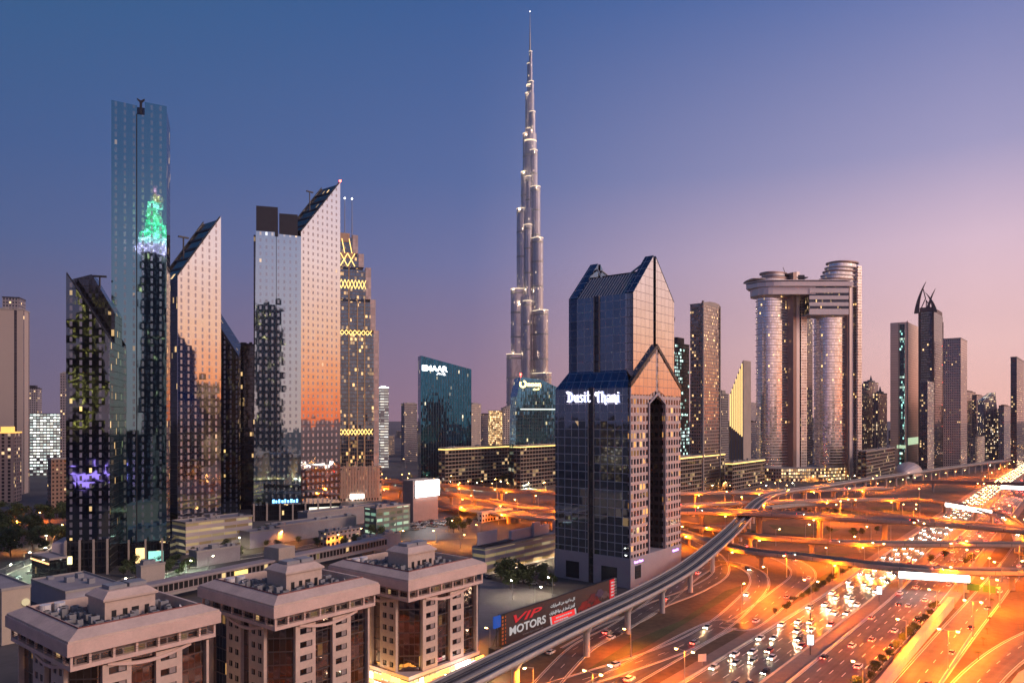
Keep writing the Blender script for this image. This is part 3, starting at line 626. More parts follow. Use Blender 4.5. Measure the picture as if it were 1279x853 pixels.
# blackletter-like strokes for the name, drawn on a 0..1 letter box
GL = {'D':(1.0,[[(.08,.95),(.2,1.02),(.34,.95),(.3,.1)],[(.1,.06),(.45,.0),(.8,.2),(.85,.6),(.6,.92),(.3,.98),(.12,.88)],[(.0,1.0),(.14,.84)]]),
 'u':(.7,[[(.1,.65),(.15,.12),(.35,0),(.6,.14)],[(.55,.68),(.58,.0),(.7,.04)]]),
 's':(.6,[[(.55,.62),(.3,.68),(.12,.5),(.5,.24),(.32,.0),(.05,.08)]]),
 'i':(.32,[[(.1,.66),(.14,.05),(.26,.0)],[(.12,.9),(.18,.84)]]),
 't':(.5,[[(.2,1.0),(.22,.1),(.4,0),(.52,.1)],[(.02,.64),(.45,.66)]]),
 'T':(.9,[[(.0,.72),(.12,.95),(.35,.88),(.6,1.0),(.85,.9)],[(.42,.9),(.46,.1),(.56,.0)],[(.12,.6),(.16,.9)]]),
 'h':(.72,[[(.12,1.0),(.14,.0)],[(.14,.5),(.4,.68),(.58,.5),(.56,.0),(.68,-.2)]]),
 'a':(.7,[[(.1,.58),(.35,.68),(.55,.55),(.56,.04),(.66,.0)],[(.54,.4),(.2,.36),(.1,.12),(.3,.0),(.54,.16)]]),
 'n':(.72,[[(.1,.66),(.14,.0)],[(.14,.5),(.4,.68),(.58,.5),(.58,.0),(.7,-.16)]])}
def strokes(word, y0, L, H, z0, x, mat, parent, name, th=.105):
    tot = sum(GL[c][0] for c in word)+.1*len(word); k = L/tot; u = 0; b = MB()
    for c in word:
        w, ss = GL[c]
        for s_ in ss:
            for (p, q), (p2, q2) in zip(s_, s_[1:]):
                A = Vector((0,-(u+p)*k,q*H)); B = Vector((0,-(u+p2)*k,q2*H)); d = (B-A).normalized(); A -= d*th*H*.3; B += d*th*H*.3; n = Vector((0,-d.z,d.y))*th*H*(.45+.55*abs(d.z)); n2 = n*.5
                Q = [A-n2, B-n2, B+n2, A+n2]; b.yz([(y0+t.y, z0+t.z) for t in Q], x-.5, x)
        u += w+.1
    return b.build(name, mat, parent)
strokes('Dusit', bb-3.0-bb*.1, bb*.33, 5.0, zat(502,362), -.3, PUR, r, 'lettering')
strokes('Thani', ys-2.5, bb*.32, 5.0, zat(502,350), -.3, PUR, r, 'lettering')
for i, (yy, ln, e) in enumerate(((bb*.72, 12, 260), (bb*.33, 12, 260))):
    l = bpy.data.lights.new('sign_wash', 'AREA'); l.shape = 'RECTANGLE'; l.size = ln; l.size_y = .5; l.energy = 900; l.color = (.35,.22,1); o = bpy.data.objects.new('sign_wash', l); COL.objects.link(o); o.parent = r
    bpy.data.objects.remove(o); continue
    o.location = (-2.2, yy, zat(505,355)-1); o.rotation_euler = Vector((-.55,0,-1)).normalized().to_track_quat('Z','Y').to_euler()
# ------------------------------------------------------------------ slanted mirror towers
def roof_arm(r, x, y, z, h=7, rz=0):
    b = MB(); b.tube((x,y,z),(x,y,z+h),.45,n=6); b.box(x-3.2,x+3.2,y-.6,y+.6,z+h,z+h+.9); b.build('cradle_crane', M_dark, r)
def slant(name, label, xl, xc, xr, D, y_near, y_far, depth, mat, side=BLK, zb=0, ang=GA):
    loc, a, b_ = corner(xc, D, xl, xr, ang); b_ = depth; z0 = zat(y_near, D); Df = D+a*sin(ang); z1 = zat(y_far, Df)
    r = thing(name, label, 'tower', loc, ang); m = MB()
    m.xz([(0,zb),(a,zb),(a,z1),(0,z0)], 0, .6, 0); m.build('mirror_face', mat, r)
    m = MB(); m.prism([(.0,.6),(a,.6),(a,b_),(.0,b_)], zb, [z0-1.2,z1-1.2,z1-1.2,z0-1.2]); m.build('dark_body', side, r)
    L = sqrt(a*a+(z1-z0)**2)
    for y_ in (1.6, b_-.6):
        m = MB(); m.xz([(0,z0-1),(a,z1-1),(a,z1+.6),(0,z0+.6)], y_-.5, y_+.5); m.build('roof_edge', M_dark, r)
    m = MB()
    for i in range(1, 6):
        t = i/6; x = a*t; z = z0+(z1-z0)*t; m.box(x-.4, x+.4, 1, b_-1, z-1.3, z-.3)
    m.build('roof_beam', M_dark, r); return r, a, b_, z0, z1
rT, aT, bT, z0T, z1T = slant('mirror_tower', 'slant-topped mirror tower glowing peach between the tall teal tower and the dark gap', 211, 222, 276, 445, 345, 271, 22, SLM, zb=14)
roof_arm(rT, aT*.35, 12, z0T+(z1T-z0T)*.3, 14)
b = MB(); b.box(-2,aT+3,-3,24,0,14); b.build('podium', DUSD, rT)
rG, aG, bG, z0G, z1G = slant('mirror_tower', 'tallest slant-topped mirror tower with red beacon beside the black-capped teal block', 366, 376, 425, 590, 290, 228, 26, facade('mirror_with_slots_fine', 4.6, 5.2, .34, .48, F=((.60,.56,.56),1,.03), G=((.40,.37,.39),.2,.25), tilt=.004, wave=.005, lit=.01, st=1.5, seed=41, var=.08), zb=10)
roof_arm(rG, aG*.4, 10, z0G+(z1G-z0G)*.45, 15)
b = MB(); b.ball((aG,0,z1G+1.2), 1.0); b.build('beacon', glow('red_beacon', (1,.06,.04), 14), rG)
b = MB(); b.box(3,aG-2,.9,bG-2,z0G+9,z0G+9.6); b.build('lit_roof_lattice', glow('roof_gold_glow', (1,.7,.15), 1.2), rG) if 0 else None
FR = atan2(.291, .957)       # towers that face the camera almost squarely
def front(xc0, xc1, D): X0 = px(xc0, D); a_ = (xc1-639.5)/F0; U = Vector((cos(FR), sin(FR))); return (X0, D, 0), (a_*D-X0)/(U.x-a_*U.y)
# tall teal tower
loc, a = front(139, 208, 400); D = 400
r = thing('teal_tower', 'very tall teal glass tower with a notch at its top and a lit tree-shaped reflection', 'tower', loc, FR)
zt0, zt1 = zat(125, D), zat(133, D+a*sin(FR)); ns = a*.46; ne = a*.60; zn = zat(147, D+8)
b = MB(); b.xz([(0,12),(a,12),(a,zt1),(ne,zt1+1),(ne,zn),(ns,zn),(ns,zt0-1.5),(0,zt0)], 0, .8, 0); b.build('glass_face', SLT, r)
b = MB(); b.prism([(0,.8),(a,.8),(a-.6,18),(1,18)], 12, [zt0-2,zt1-2,zt1-5,zt0-5]); b.build('body', BLK, r)
b = MB(); b.box(ns-.35,ns+.1,-.35,.1,12,zn); b.build('joint', M_dark, r)
b = MB(); xm = (ns+ne)/2; b.box(xm-.6,xm+.6,-.2,.6,zn,zn+6.6); b.xz([(xm-.6,zn+6.6),(xm+.6,zn+6.6),(ne,zn+8.0),(ne,zn+8.8),(xm,zn+7.6),(ns,zn+8.8),(ns,zn+8.0)], -.2, .6); b.build('notch_frame', M_dark, r)
b = MB(); b.prism([(-1,-2),(a+2,-2),(a+2,20),(-1,20)], 0, 12); b.build('podium', BLK, r)
for i in range(4):
    b = MB(); x = 1+i*(a-1)/3.2; b.box(x-.4,x+.4,-4.5,-3.7,0,14); b.build('column', M_conc2, r)
b = MB(); b.box(a*.45,a*.62,-2.3,-2.02,1,9); b.build('shop_window', glow('amber_shop', (1,.68,.28), 1.6), r)
b = MB(); b.box(a*.68,a*.95,-2.3,-2.02,1,7); b.build('shop_window', glow('teal_shop', (.35,.9,.75), .9), r)
# left slanted dark tower
loc, a = front(82.5, 137, 375); D = 375
r = thing('dark_slant_tower', 'dark mirror tower at the left whose slanted top falls to the right, flecked with yellow', 'tower', loc, FR)
zl = zat(341, D); zr_ = zat(424, D+a*sin(FR)); zp = zat(675, D)
b = MB(); b.xz([(0,zp),(a,zp),(a,zr_),(0,zl)], 0, .8, 0); b.build('mirror_face', SLD, r)
b = MB(); b.prism([(0,.8),(a,.8),(a,24),(0,24)], zp, [zl-1,zr_-1,zr_-1,zl-1]); b.build('dark_body', BLK, r)
b = MB(); b.xz([(0,zl-1),(a,zr_-1),(a,zr_+13),(a*.52,zl+1),(a*.42,zl+1),(0,zl)][:3]+[(a,zr_+15),(a*.45,zl+2)], 12, 24, 0); b.build('rear_wing', BLK, r)
for y_ in (1.5, 23):
    b = MB(); b.xz([(0,zl-1),(a,zr_-1),(a,zr_+.8),(0,zl+.8)], y_-.5, y_+.5); b.build('roof_edge', M_dark, r)
roof_arm(r, a*.62, 14, zl-6, 7)
b = MB(); b.box(0,a,0,24,0,zp-.02); b.build('podium', DUSD, r)
for i in range(4):
    b = MB(); x = .5+i*(a-1)/3; b.box(x-.45,x+.45,-3.2,-2.4,0,zp+.5); b.build('column', M_conc2, r)
b = MB(); b.box(-6,0,-1,20,0,zp-1); b.build('side_wall', DUSS, r)
b = MB(); b.box(a*.02,a*.14,-.3,-.02,zp-12,zp-8); b.build('lit_window', glow('yellow_window', (1,.85,.4), 1.8), r)
# second slanted tower behind
loc, a = front(262, 298, 585); D = 585
r = thing('dark_slant_tower', 'smaller dark tower behind the peach mirror tower, its top sloping down to the right', 'tower', loc, FR)
zl = zat(392, D); zr_ = zat(448, D+7)
b = MB(); b.xz([(0,0),(a,0),(a,zr_),(0,zl)], 0, .8, 0); b.build('mirror_face', SLD, r)
b = MB(); b.prism([(0,.8),(a,.8),(a,30),(0,30)], 0, [zl,zr_,zr_+14,zl+14]); b.build('dark_body', BLK, r)
for y_ in (1.5, 28): b = MB(); b.xz([(0,zl-1),(a,zr_-1),(a,zr_+2.5),(0,zl+2.5)], y_-.6, y_+.6); b.build('roof_edge', M_dark, r)
block('black_tower', 'plain black glass slab standing in the gap left of the black-capped teal block', 'tower', 294, 296, 317, 428, 640, BLK, M_dark, top=2, ang=FR)
# teal block with black cap, next to the tallest mirror tower
loc, a = front(314, 376, 572); D = 572
r = thing('teal_tower', 'teal glass block with a black rooftop cube and a dark tower mirrored in it', 'tower', loc, FR)
zt0 = zat(288, D); ns = a*.5; zc = zat(256, D)
b = MB(); b.xz([(1.6,12),(a,12),(a,zt0-2),(ns+1.2,zt0-1.2),(ns+1.2,zt0-3.5),(ns-1.2,zt0-3.5),(ns-1.2,zt0),(3.2,zt0)], 0, .8, 0); b.build('glass_face', facade('teal_mirror_fine', 4.4, 5.2, .34, .5, F=((.50,.68,.72),1,.03), G=((.48,.58,.62),.8,.15), tilt=.004, wave=.005, lit=.015, band=.03, st=1.3, seed=42, var=.08), r)
b = MB(); b.prism([(1.6,.8),(a,.8),(a,22),(2,22)], 12, zt0-3); b.build('body', BLK, r)
b = MB(); b.box(3.4,ns+1,1.2,18,zt0-3,zc); b.box(ns+2,a-2.5,1.6,18,zt0-3,zc-4.5); b.build('rooftop_cube', M_dark, r)
b = MB(); b.box(ns-.3,ns+.1,-.3,.05,12,zt0-3.5); b.build('joint', M_dark, r)
b = MB(); b.box(0,a+30,-3,22,0,12); b.build('podium', BLK, r)
for i in range(7): b = MB(); x = 2+i*9.5; b.box(x-.6,x+.6,-5,-4,0,13.5); b.build('column', M_conc2, r)
b = MB(); b.box(a+6,a+29,-3.3,-3.02,1,9); b.build('shop_window', glow('pale_shop', (.95,.9,.7), 1.3), r)
lettering('blue_sign', 'SHANGRI-LA', glow('blue_sign_light', (.15,.45,1), 4), r, (a*.42,-.3,12.8), (1,0,0), (0,0,1), 4, .2, fit=a*.5) if 0 else None
b = MB()
for i in range(9): b.box(a*.42+i*2.2, a*.42+i*2.2+(1.3 if i % 3 else 1.7), -.4, -.05, 13.0, 15.6-(i % 2)*.7)
b.build('blue_sign', glow('blue_sign_light', (.15,.45,1), 4), r)
# ------------------------------------------------------------------ towers behind the camera that the glass mirrors
def rtower(label, x, y, w, d, h, mat, crown=None):
    r = thing('city_tower', label, 'tower', (x,y,0), FR); b = MB(); b.box(-w/2,w/2,-d/2,d/2,0,h); b.build('facade', mat, r)
    b = MB(); b.box(-w/2-.3,w/2+.3,-d/2-.3,d/2+.3,h,h+1.2); b.box(-w/4,w/4,-d/4,d/4,h+1,h+5); b.build('parapet', M_dark, r); return r
MIR = facade('slotted_dark_tower', 6.2, 6.0, .27, .64, F=((.025,.04,.055),.3,.3), G=((.50,.47,.50),0,.6), lit=.06, cols=((1,.7,.3),(.8,1,.9)), st=2, seed=51)
rtower('slender gold-lit tower added behind the viewpoint for its glints in the dark slanted tower', -184, -50, 26, 24, 205, facade('gold_glints', 3.0, 3.2, .6, .6, F=((.02,.02,.02),0,.5), G=((.08,.07,.05),.3,.3), lit=.16, cols=((1,.72,.12),(1,.85,.4)), st=6, seed=140, clus=.08))  # unseen tower, added for the gold glints it gives the slanted glass
rv = rtower('dark slotted tower added behind the viewpoint, its violet glow panels put in for their reflection in the slanted tower', -176, 66, 60, 26, 62, MIR)
for xx, ww in ((-190,9),(-172,5)):  # glowing panels added only for a purple reflection in the slanted tower
    b = MB(); b.box(xx-ww/2+176, xx+ww/2+176, 13.1, 13.7, 22, 36); b.build('added_glow_panel', glow('added_violet_glow', (.62,.32,1), 5), rv)
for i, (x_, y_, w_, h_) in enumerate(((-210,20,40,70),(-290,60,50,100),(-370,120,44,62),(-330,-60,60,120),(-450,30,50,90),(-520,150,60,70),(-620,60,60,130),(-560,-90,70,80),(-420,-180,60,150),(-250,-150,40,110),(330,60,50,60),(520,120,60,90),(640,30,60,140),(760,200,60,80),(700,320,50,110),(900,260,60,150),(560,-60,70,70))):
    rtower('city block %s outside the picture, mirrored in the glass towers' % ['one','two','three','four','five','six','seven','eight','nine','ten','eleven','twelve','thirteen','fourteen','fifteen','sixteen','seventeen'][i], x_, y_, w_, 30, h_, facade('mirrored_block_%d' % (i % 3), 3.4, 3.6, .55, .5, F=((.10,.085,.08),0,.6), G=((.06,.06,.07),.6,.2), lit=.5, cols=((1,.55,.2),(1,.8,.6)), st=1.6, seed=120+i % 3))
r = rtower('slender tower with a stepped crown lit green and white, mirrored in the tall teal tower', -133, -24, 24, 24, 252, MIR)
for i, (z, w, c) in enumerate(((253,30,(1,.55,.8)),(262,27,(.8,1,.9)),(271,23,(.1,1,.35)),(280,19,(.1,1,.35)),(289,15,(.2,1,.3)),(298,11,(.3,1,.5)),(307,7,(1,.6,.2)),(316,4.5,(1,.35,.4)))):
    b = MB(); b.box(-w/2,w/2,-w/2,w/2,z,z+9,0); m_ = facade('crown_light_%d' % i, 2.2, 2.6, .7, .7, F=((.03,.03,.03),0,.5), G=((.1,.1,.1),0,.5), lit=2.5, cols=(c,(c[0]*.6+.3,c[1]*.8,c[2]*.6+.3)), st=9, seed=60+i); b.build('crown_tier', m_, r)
rtower('dark tower with pale slot windows standing behind the viewpoint, mirrored in the teal block', 8, -118, 44, 30, 268, MIR)
rtower('dark slotted tower behind the viewpoint mirrored low in the dark slanted tower', -70, -210, 60, 30, 168, MIR)
rtower('dark slotted tower beyond the highway mirrored in the peach tower', 420, -60, 60, 40, 120, MIR)
rtower('dark slotted block far behind the viewpoint', -330, -330, 90, 40, 190, MIR)
# ================================================================== the very tall spire tower
D = 1377; cx0 = px(662, D); r = thing('spire_tower', 'very tall stepped silver spire tower rising far above every other building', 'tower', (cx0, D, 0))
def capsule(ang, d, rad, n=7):
    c, s = cos(ang), sin(ang); P = []
    for i in range(n+1):
        t = -pi/2+pi*i/n; x, y = d+rad*cos(t), rad*sin(t); P.append((x*c-y*s, x*s+y*c))
    P += [(-0*c-rad*s*1, -0*s+rad*c)] if 0 else [(-(rad)*s*1.0, rad*c), (rad*s, -rad*c)]
    return P
UPL = bpy.data.lights.new('terrace_uplight', 'POINT'); UPL.energy = 6000; UPL.color = (1,.72,.42); UPL.shadow_soft_size = 1
M_ter = glow('terrace_light', (1,.80,.55), 1.0)
def wing(ang, tiers, name='wing'):
    w = MB(); tr = MB()
    for k, (ext, rad, H) in enumerate(tiers):
        z0 = 0; P = capsule(ang, max(.1, ext-rad), rad); w.prism(P, z0, H, 0, 1, along=True)
        Q = capsule(ang, max(.1, ext-rad), rad+.5); 
        for f in (.33, .66):
            pass
        tr.prism(capsule(ang, max(.1, ext-rad), rad+.35), H-.3, H+.9, 0)
        if rad > 4.5:
            l = bpy.data.objects.new('terrace_uplight', UPL); COL.objects.link(l); l.parent = r; e = ext+9; l.location = (e*cos(ang), e*sin(ang)-14, H+3)
        for zz in (H-9, H-45, H-90):
            if zz > 60 and rad > 6: w.prism(capsule(ang, max(.1, ext-rad), rad+.25), zz, zz+3.2, 1)
    w.build(name, [BKM, M_steel], r); tr.build('terrace_light', M_ter, r)
wing(radians(188), [(50,10,80),(44,10,194),(36,9.5,314),(25,9.5,462),(17,8,530),(13.5,7.5,601),(9,5,676),(5.5,3.5,731)])
wing(radians(312), [(58,10,60),(52,10,158),(44,9.5,272),(31,9.5,405),(24,8.5,500),(17,7.5,568),(12,5.5,640),(8,4,697),(4.5,2.6,753)])
wing(radians(68), [(50,10,120),(42,10,235),(33,9.5,360),(24,9,440),(18,7,545),(10,5,655),(6,3.5,715)])
wing(radians(255), [(34,9,130),(27,8.5,290),(20,8,430),(14,7,520),(9,5.5,610)])
b = MB()
for z0_, z1_, r0_ in ((0,300,22),(300,462,17.5),(462,601,12.5),(601,676,8),(676,735,4.5)): b.prism([(r0_*cos(2*pi*i/28), r0_*.9*sin(2*pi*i/28)) for i in range(28)], z0_, z1_, 0, along=True)
b.build('core', BKM, r)
b = MB(); b.tube((0,0,735),(0,0,790),2.0,.9,8); b.tube((0,0,790),(0,0,828),.7,.25,6); b.build('spire', M_steel, r)
b = MB(); b.ball((0,0,828),.9); b.build('beacon', glow('spire_beacon', (1,.9,.9), 6), r)
for zz in (586, 560, 690, 640):
    b = MB(); b.tube((0,0,zz),(0,0,zz+2.5),12.5 if zz<600 else 7,12.5 if zz<600 else 7,20); b.build('band_light', M_ter if zz in (586,690) else M_steel, r)
# ================================================================== twin rounded towers with a sky bridge
D = 950
def P_(x, d=0): return px(x, D+d)
r = thing('bridge_towers', 'two rounded towers joined near the top by a sky bridge with an overhanging prow', 'tower', (P_(1000), D, 0)); X0 = P_(1000)
EA = radians(22)
def rbox(x0, x1, z1, yc=-20, dep_=13):
    cx = (x0+x1)/2-X0; w = (x1-x0)*.86; c, s = cos(EA), sin(EA); b = MB(); b.prism([(cx+x*c-y*s, yc+x*s+y*c) for x, y in ((-w/2,-dep_/2),(w/2,-dep_/2),(w/2,dep_/2),(-w/2,dep_/2))], 0, z1); return b
def ell(cx, ax, ay, cyy=0, n=44, off=0, e=.85):
    o = []
    for i in range(n):
        c, s = cos(2*pi*i/n), sin(2*pi*i/n); x = (ax*1.08+off)*math.copysign(abs(c)**e, c); y = (ay+off)*math.copysign(abs(s)**e, s); o.append((cx-X0+x*cos(EA)-y*sin(EA), cyy+x*sin(EA)+y*cos(EA)))
    return o
M_slabw = plain('balcony_slab', (.86,.77,.72), .4, .2, var=.06)
def rtow(cx, ax, ay, zt):
    b = MB(); b.prism(ell(cx,ax,ay,9), 0, zt, 0, 1, along=True); o = b.build('rounded_shaft', [SKYG, M_conc], r)
    k = MB(); z = 14
    while z < zt-1: k.prism(ell(cx,ax,ay,9,off=1.0), z, z+.5, 0, cap0=True); z += 3.55*2
    k.build('balcony_slab', M_slabw, r)
zb1, zb2 = zat(394, D), zat(354, D)
rtow(P_(969.5), 22, 15, zat(360, D)); rtow(P_(1044.5), 24.8, 16, zat(352, D))
b = rbox(P_(983.5), P_(989), zat(342, D), -3, 15); b.build('lift_slab', plain('dark_bronze_slab', (.34,.24,.21), .3, .6, var=.1), r)
b = rbox(P_(988.2), P_(994), zat(342, D)+1, -1, 15); b.build('slab_edge', plain('peach_metal', (.86,.74,.68), .35, .35, var=.06), r)
b = rbox(P_(993.5), P_(1004.5), zat(352, D), 3, 18); b.build('apartment_wing', SKYP, r)
b = rbox(P_(1052), P_(1054), zat(334, D), -3, 12); b.build('lift_slab', MT['dark_bronze_slab'], r)
b = rbox(P_(1054), P_(1061), zat(334, D), -3, 12); b.build('lift_slab', MT['peach_metal'], r)
b = rbox(P_(1062), P_(1070), zat(334, D), 0, 20); b.build('apartment_wing', SKYP, r)
# bridge: boat-shaped stack of floors with a prow
def boat(x0, x1, hw, off=0):
    P = []; n = 14
    for i in range(n+1):
        t = i/n; x = x0+(x1-x0)*t; w = hw*sqrt(max(0, 1-(1-min(1, t/.28))**2)); P.append((x-X0, -w-off))
    return P+[(x, -y) for x, y in reversed(P)]
levels = [(371,366,940,1006,13),(366,362.5,935,1052,17),(362,354,931,1052,19),(388.5,383,1003,1052,17),(382,377,1003,1052,16),(376,371,1003,1052,17)]
b = MB(); b.prism(boat(P_(937), P_(1010), 22), zat(371,D), zat(362,D), 0, cap0=True); b.prism(boat(P_(932), P_(1054), 25), zat(361.5,D), zat(356,D), 0, cap0=True); b.build('sky_deck', MT['peach_metal'], r)
b = MB(); b.prism(boat(P_(931), P_(1052), 26), zat(355,D), zat(354,D), 0, cap0=True); b.prism(boat(P_(931), P_(950), 20), zat(351.5,D), zat(350.8,D), 0, cap0=True); b.build('deck_rail', M_slabw, r)
b = MB()
for ya, yb in ((396,389),(385.5,381),(377.5,373),(369.5,363.5)): b.box(P_(1002)-X0, P_(1050)-X0, -23, 15, zat(ya,D), zat(yb,D))
b.build('bridge_floor', M_slabw, r)
b = MB(); b.box(P_(1002)-X0, P_(1050)-X0, -21.5, 14, zat(394,D), zat(362,D)); b.build('bridge_glass', BLK, r)
for y0_, y1_, cxx, rr, mm in ((354,350,966,19,M_slabw),(350,347,967,17,MT['dark_bronze_slab']),(346,343.5,966,13,M_slabw),(343.5,341.5,966,17,MT['dark_bronze_slab'])):
    b = MB(); b.prism(ell(P_(cxx), rr, 13), zat(y0_,D), zat(y1_,D), 0, cap0=True); b.build('roof_ring', mm, r)
b = MB(); b.prism(ell(P_(967), 13.5, 12), zat(352,D), zat(342,D), 0); b.build('roof_drum', NAVY, r)
b = MB(); b.box(P_(992)-X0, P_(1002)-X0, -8, 8, zat(352,D), zat(345,D)); b.box(P_(992)-X0, P_(1006)-X0, -9, 9, zat(348.5,D), zat(347.5,D)); b.tube((P_(981)-X0,0,zat(342,D)),(P_(978)-X0,0,zat(334,D)),.4); b.build('roof_room', M_dark, r)
for i, (x0, yt) in enumerate(((1019,356),(1022,351),(1025,346),(1028,341),(1031,336),(1033,330))):
    rr = (P_(1071)-P_(x0))/2; c_ = (P_(1071)+P_(x0))/2
    b = MB(); b.prism(ell(c_, rr-2, 14-i*.3), zat(360,D), zat(yt,D), 0, 1, along=True); b.build('terrace_drum', [SKYG, M_conc], r)
    b = MB(); b.prism(ell(c_, rr, 16), zat(yt,D)-.2, zat(yt,D)+1.3, 0, cap0=True); b.build('terrace_ring', M_slabw if i % 2 == 0 else MT['dark_bronze_slab'], r)
b = MB(); b.prism(ell(P_(1008), 62, 26), 0, 16, 0, 1, along=True); b.build('podium', [facade('podium_lights', 3, 4, .7, .6, F=((.3,.24,.2),0,.6), G=((.1,.08,.07),.5,.2), lit=.9, cols=((1,.5,.15),(1,.8,.5)), st=2.2, seed=70), M_conc], r)
# ================================================================== stepped gold-lit tower at the left centre
D = 700; r = thing('stepped_tower', 'stepped dark tower with golden zigzag bands and twin antennas behind the tallest mirror tower', 'tower', (px(424,D), D, 0), FR)
def q_(x): return (px(x,D)-px(424,D))/cos(FR)
tiers = [(414,471,640,411,30),(414,467,411,372,28),(414,461.5,372,332,26),(414,453,332,315,24),(414,446,315,292,22)]
for x0, x1, yb, yt, dd in tiers:
    b = MB(); b.box(q_(x0), q_(x1-6.5), 0, dd, 0 if yb == 640 else zat(yb,D), zat(yt+4,D)); b.build('glass_shaft', GLDT, r)
    b = MB(); b.box(q_(x1-6.4), q_(x1), 1.5, dd-1, 0 if yb == 640 else zat(yb,D), zat(yt,D)); b.build('side_pier', PNK, r)
for x in (424.5, 435, 445, 453.5):
    b = MB(); b.box(q_(x)-.5, q_(x)+.5, -.7, 0, 0, zat(330 if x<440 else 372,D)); b.build('pilaster', plain('gold_stone', (.5,.36,.2), .5, var=.1), r)
for ya, yb, n, x1 in ((349,360,4,455),(412,418,4,462),(536,543,5,463)):
    b = MB(); w_ = (q_(x1)-q_(422))/n
    for i in range(n):
        x = q_(422)+w_*i; zA, zB = zat(ya,D), zat(yb,D); b.tube((x,-.9,zA),(x+w_/2,-.9,zB),.42,n=4); b.tube((x+w_/2,-.9,zB),(x+w_,-.9,zA),.42,n=4); b.tube((x,-.9,zB),(x+w_/2,-.9,zA),.3,n=4); b.tube((x+w_/2,-.9,zA),(x+w_,-.9,zB),.3,n=4)
    b.build('zigzag_band', GOLD, r)
b = MB()
for i in range(2):
    x = q_(425+i*8.5); w_ = q_(8.5)-q_(0)
    for s in (0, 1): b.tube((x+s*w_,-.9,zat(316,D)),(x+(1-s)*w_,-.9,zat(332,D)),.45,n=4)
    b.tube((x+w_*.2,-.9,zat(298,D)),(x+w_*.6,-.9,zat(316,D)),.4,n=4)
b.build('crown_lattice', GOLD, r)
b = MB(); b.box(q_(416),q_(436),-1,20,zat(302,D),zat(291,D)); b.box(q_(416),q_(442),-1,20,zat(322,D),zat(315,D)); b.build('crown_room', plain('warm_crown', (.55,.38,.25), .5, var=.1), r)
for x in (430.5, 439):
    b = MB(); b.tube((q_(x),3,zat(315,D)),(q_(x),3,zat(246,D)),.55,.2,6); b.ball((q_(x),3,zat(246,D)),.8,1); b.build('antenna', [M_steel, WGLOW], r)
b = MB()
for i in range(14): b.box(q_(425+i*3.3), q_(426.6+i*3.3), -5.5, -5.0, 4, 30+4*(i%3))
b.box(q_(424), q_(473), -5, 22, 0, 33, 1); b.build('podium', [plain('carved_stone', (.45,.33,.25), .7, var=.1), facade('podium_warm', 2.6, 4, .55, .6, F=((.42,.33,.27),0,.6), G=((.1,.1,.08),.5,.2), lit=.35, st=1.5, seed=71)], r)
b = MB(); b.box(q_(436), q_(452), -6.2, -5.6, 3, 7); b.build('white_sign', WGLOW, r)
# ================================================================== dark blue office towers with signs
D = 900; loc, a = front(525.5, 588.5, D); r = thing('office_tower', 'dark teal slab with a sloping top and white roof lettering, left of the spire tower', 'tower', loc, FR)
z0, z1 = zat(444, D), zat(461, D+16)
b = MB(); b.xz([(0,0),(a,0),(a,z1),(0,z0)], 0, 20, 0); b.build('glass_body', NAVY, r)
b = MB()
for i in range(21): x = a*i/20; b.box(x-.16, x+.16, -.5, 0, 0, z0+(z1-z0)*i/20)
b.build('fin', plain('teal_fin', (.12,.2,.24), .4, .6, var=.05), r)
WS = glow('white_letters', (1,1,.98), 3.5)
lettering('lettering', 'EMAAR', WS, r, (1.5,-.9,zat(462.5,D)), (1,0,-.04), (0,0,1), 9, .4, fit=q_(24)-q_(0)+7, bold=.25)
NAR = font('NotoSansArabic')
lettering('arabic_lettering', '\uFEAD\uFE8E\uFEE4\uFECB\uFE87', WS, r, (19,-.9,zat(467,D)), (1,0,-.04), (0,0,1), 5, .4, fit=12, fnt=NAR, bold=.1)
D = 860; r = thing('office_tower', 'blue glass office tower with glowing round logo in front of the spire tower base', 'tower', (px(643,D), D, 0), FR)
def s_(x): return (px(x,D)-px(643,D))/cos(FR)
b = MB(); b.xz([(s_(643),0),(s_(697),0),(s_(697),zat(483,D)),(s_(676),zat(473.5,D)),(s_(651),zat(471,D)),(s_(645.5),zat(495,D))], 0, 26, 0); b.build('glass_body', BLU, r)
b = MB()
for i in range(17): x = s_(652+i*2.8); b.tube((s_(649+i*2.6),-.5,30),(x,-.5,zat(474+(max(0,i-8))*1.1,D)),.16,n=4)
b.build('fin', MT['teal_fin'], r)
YS = glow('yellow_letters', (1,.70,.22), 4)
b = MB(); rad = 3.6; c_ = (s_(653), zat(479.5,D))
for i in range(9):
    t0, t1 = radians(140+i*33), radians(140+i*33+34); b.tube((c_[0]+rad*cos(t0),-1,c_[1]+rad*sin(t0)),(c_[0]+rad*cos(t1),-1,c_[1]+rad*sin(t1)),.95,n=6)
b.build('logo', YS, r)
lettering('lettering', 'noon', YS, r, (s_(658.5),-1.2,zat(482,D)), (1,0,0), (0,0,1), 7, .4, fit=s_(676)-s_(659), bold=.35)
lettering('arabic_lettering', '\uFEE5\uFEEE\uFEE7', YS, r, (s_(665.5),-1.2,zat(486.3,D)), (1,0,0), (0,0,1), 4, .4, fit=s_(674)-s_(666), fnt=NAR, bold=.2)
b = MB(); b.box(s_(650),s_(694),-.7,-.1,zat(511.5,D),zat(510.4,D)); b.build('light_strip', glow('pale_strip', (.85,.95,.8), 1.6), r)
b = MB(); b.ball((s_(652),5,zat(467,D)),1.3); b.tube((s_(652),5,zat(471,D)),(s_(652),5,zat(467,D)),.3); b.build('beacon', MT['red_beacon'], r)
